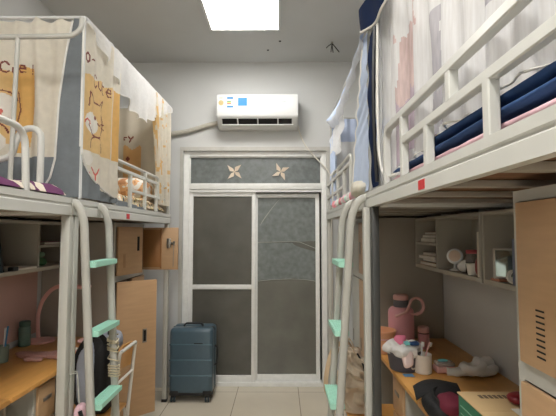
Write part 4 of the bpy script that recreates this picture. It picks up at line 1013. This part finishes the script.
m = MB(); m.box(1.0, 1.09, 1.94, 2.02, zs_, zs_+.012, .004); m.build('stand', mat('copper_stand', (180, 120, 90), .4), mr)
m = MB(); m.M = Matrix.Translation((1.10, 1.915, zs_)) @ Matrix.Rotation(R(30), 4, 'Z'); m.box(-.04, .04, -.004, .004, .004, .15, .003)
o = m.build('picture_card', mat('grey_card', (150, 146, 138), .6)); tag(o, 'grey card propped beside the small mirror', 'card')
book('book', 'blue grey file standing in the shelf next to the tan locker', mat('file_blue', (104, 112, 136), .5), 1.0, 1.16, 1.80, 1.825, zs_, zs_+.20, None, False)
tp = thing('tape_roll', 'small white tape roll on the shelf beside the file', 'tape roll', (1.03, 1.86, zs_))
m = MB(); m.M = Matrix.Translation((1.03, 1.866, zs_+.032)) @ Matrix.Rotation(R(80), 4, 'X')
m.lathe([(.020, -.010), (.032, -.010), (.032, .010), (.020, .010), (.020, -.010)], (0, 0, 0), 24, cap=False); m.build('ring', M_paper, tp)

# ---------------------------------------------------------------- things on the left desk and shelf
lp = thing('desk_lamp', 'pink desk lamp with a curved arm on the left desk', 'desk lamp', (-1.75, 3.08, ZD))
MB().lathe([(.095, 0), (.098, .004), (.096, .014), (.03, .020), (.014, .03)], (-1.75, 3.08, ZD), 32).build('base', M_pink2, lp)
MB().bar(spline([(-1.765, 3.08, ZD+.02), (-1.77, 3.075, ZD+.11), (-1.76, 3.06, ZD+.20), (-1.73, 3.05, ZD+.29), (-1.67, 3.03, ZD+.365), (-1.60, 3.01, ZD+.405), (-1.52, 2.99, ZD+.418)], 8), .028, .014, up=Vector((0, 1, 0)), b=.005).build('arm', M_pink2, lp)
MB().box(-1.53, -1.36, 2.955, 3.025, ZD+.395, ZD+.42, .010, 3).build('lamp_head', M_pink2, lp)
MB().box(-1.52, -1.37, 2.965, 3.015, ZD+.392, ZD+.396).build('diffuser', M_paper, lp, smooth=False)
gbt = thing('bottle', 'dull green bottle standing at the back of the left desk', 'bottle', (-1.80, 2.97, ZD))
MB().lathe([(.036, 0), (.038, .005), (.038, .125), (.032, .135)], (-1.80, 2.97, ZD), 22).build('body', mat('dull_green_plastic', (104, 132, 120), .35), gbt)
MB().lathe([(.035, .135), (.036, .138), (.036, .168), (.03, .172)], (-1.80, 2.97, ZD), 22).build('cap', mat('deep_green_plastic', (74, 104, 96), .4), gbt)
pcup = thing('pen_cup', 'grey green pen cup at the left edge of the picture', 'pen cup', (-1.715, 2.60, ZD))
px_, py_ = -1.712, 2.60
MB().lathe([(.034, 0), (.038, .098), (.035, .098), (.032, .005), (.01, .004)], (px_, py_, ZD), 22).build('body', mat('sage_plastic', (128, 142, 128), .5), pcup)
for k, (dx, dy, hh, cc, lb) in enumerate(((.018, .005, .215, (70, 140, 190), 'blue pen standing tallest in the pen cup'), (.0, .018, .20, (226, 226, 222), 'white pen in the middle of the pen cup'), (-.018, -.004, .19, (60, 70, 84), 'dark pen at the back of the pen cup'))):
    q = thing('pen', lb, 'pen', (px_, py_, ZD+.01), 'pens in the pen cup')
    a = Vector((px_+dx*.4, py_+dy*.4, ZD+.008)); e = Vector((px_+dx*1.5, py_+dy*1.5, ZD+hh))
    MB().tube([a, a+(e-a)*.8], .005, 8).build('barrel', mat('pen_%d' % k, cc, .4), q); MB().tube([a+(e-a)*.8, e], .0058, 8).build('cap', mat('pen_%d' % k, cc, .4), q)
gv = thing('knitted_cloth', 'crumpled dusky pink knitted cloth lying on the left desk', 'cloth', (-1.55, 2.70, ZD))
M_dp = mat('dusky_pink_knit', (196, 150, 142), .9, var=.08, bump=.3, bscale=60)
MB().blob((-1.56, 2.70, ZD+.014), (.12, .045, .018), .8, 34, 12, .012, 18, 3, flat=ZD+.001).build('body', M_dp, gv)
for (x, y, rx, ry) in ((-1.46, 2.745, .06, .028), (-1.53, 2.615, .055, .025), (-1.66, 2.74, .06, .025), (-1.43, 2.67, .05, .018)):
    MB().blob((x, y, ZD+.012), (rx, ry, .014), .8, 20, 10, .010, 24, x*9, flat=ZD+.001).build('fold', M_dp, gv)
ph = thing('phone', 'pale phone lying on the left desk beside the pink cloth', 'phone', (-1.40, 2.82, ZD))
m = MB(); m.box(-1.44, -1.365, 2.76, 2.90, ZD, ZD+.009, .004); m.build('case', M_pink2, ph); MB().box(-1.435, -1.37, 2.765, 2.895, ZD+.009, ZD+.0098).build('screen', M_paper, ph, smooth=False)
ty = thing('tray', 'pink oval tray at the desk edge behind the left ladder', 'tray', (-1.40, 3.08, ZD))
m = MB(); m.M = Matrix.Translation((-1.405, 3.08, ZD)) @ Matrix.Scale(1.5, 4, (0, 1, 0)); m.lathe([(.05, 0), (.062, .016), (.065, .018), (.060, .020), (.048, .005), (.01, .004)], (0, 0, 0), 28); m.build('dish', M_pink2, ty)
zs_ = 1.325
lt = thing('laptop', 'dark closed laptop leaning in the left wall shelf', 'laptop', (-1.70, 2.40, zs_))
m = MB(); m.M = Matrix.Translation((-1.70, 2.37, zs_)) @ Matrix.Rotation(R(14), 4, 'X'); m.box(-.10, .13, .0, .012, .0, .26, .004); m.build('base', M_black, lt)
m = MB(); m.M = Matrix.Translation((-1.70, 2.37, zs_)) @ Matrix.Rotation(R(14), 4, 'X'); m.box(-.10, .13, -.009, -.001, .002, .26, .003); m.build('lid', M_teald, lt)
book('book', 'pale folder lying flat in the left wall shelf', bc[4], -1.575, -1.80, 2.50, 2.70, zs_, zs_+.014)
MBk = MB().box(-1.60, -1.565, 2.45, 2.50, zs_, zs_+.025, .004).build('charger', M_black); tag(MBk, 'small black charger at the front of the left wall shelf', 'charger')
o = MB().blob((-1.68, 2.88, zs_+.03), (.05, .06, .03), .7, 20, 12, .012, 25, 4, flat=zs_).build('green_pouch', mat('leaf_green_cloth', (80, 128, 84), .8)); tag(o, 'green pouch in the lower left shelf compartment', 'pouch')
o = MB().blob((-1.69, 2.90, zs_+.075), (.04, .05, .018), .7, 20, 12, .008, 25, 6).build('green_cloth', mat('grey_green_cloth', (120, 150, 122), .8)); tag(o, 'grey green cloth folded on the green pouch', 'cloth')
book('book', 'dark pink book lying flat in the upper left shelf compartment', mat('rose_cover', (150, 96, 100), .6), -1.60, -1.80, 2.82, 3.05, 1.4715, 1.489)

# ---------------------------------------------------------------- world, camera, view
wd = bpy.data.worlds.new('World'); bpy.context.scene.world = wd; wd.use_nodes = True
wd.node_tree.nodes['Background'].inputs[0].default_value = (.02, .022, .026, 1); wd.node_tree.nodes['Background'].inputs[1].default_value = 1
cam = bpy.data.cameras.new('camera'); co = bpy.data.objects.new('camera', cam); C.objects.link(co)
co.location = (0, 0, 1.55); cam.sensor_width = 36; cam.lens = 36*418/556; cam.clip_start = .02
co.rotation_euler = (PI/2 + math.atan(25/418), 0, math.atan(3/418))
S = bpy.context.scene; S.camera = co
S.view_settings.view_transform = 'Standard'; S.view_settings.look = 'None'; S.view_settings.gamma = 1; S.view_settings.exposure = .76
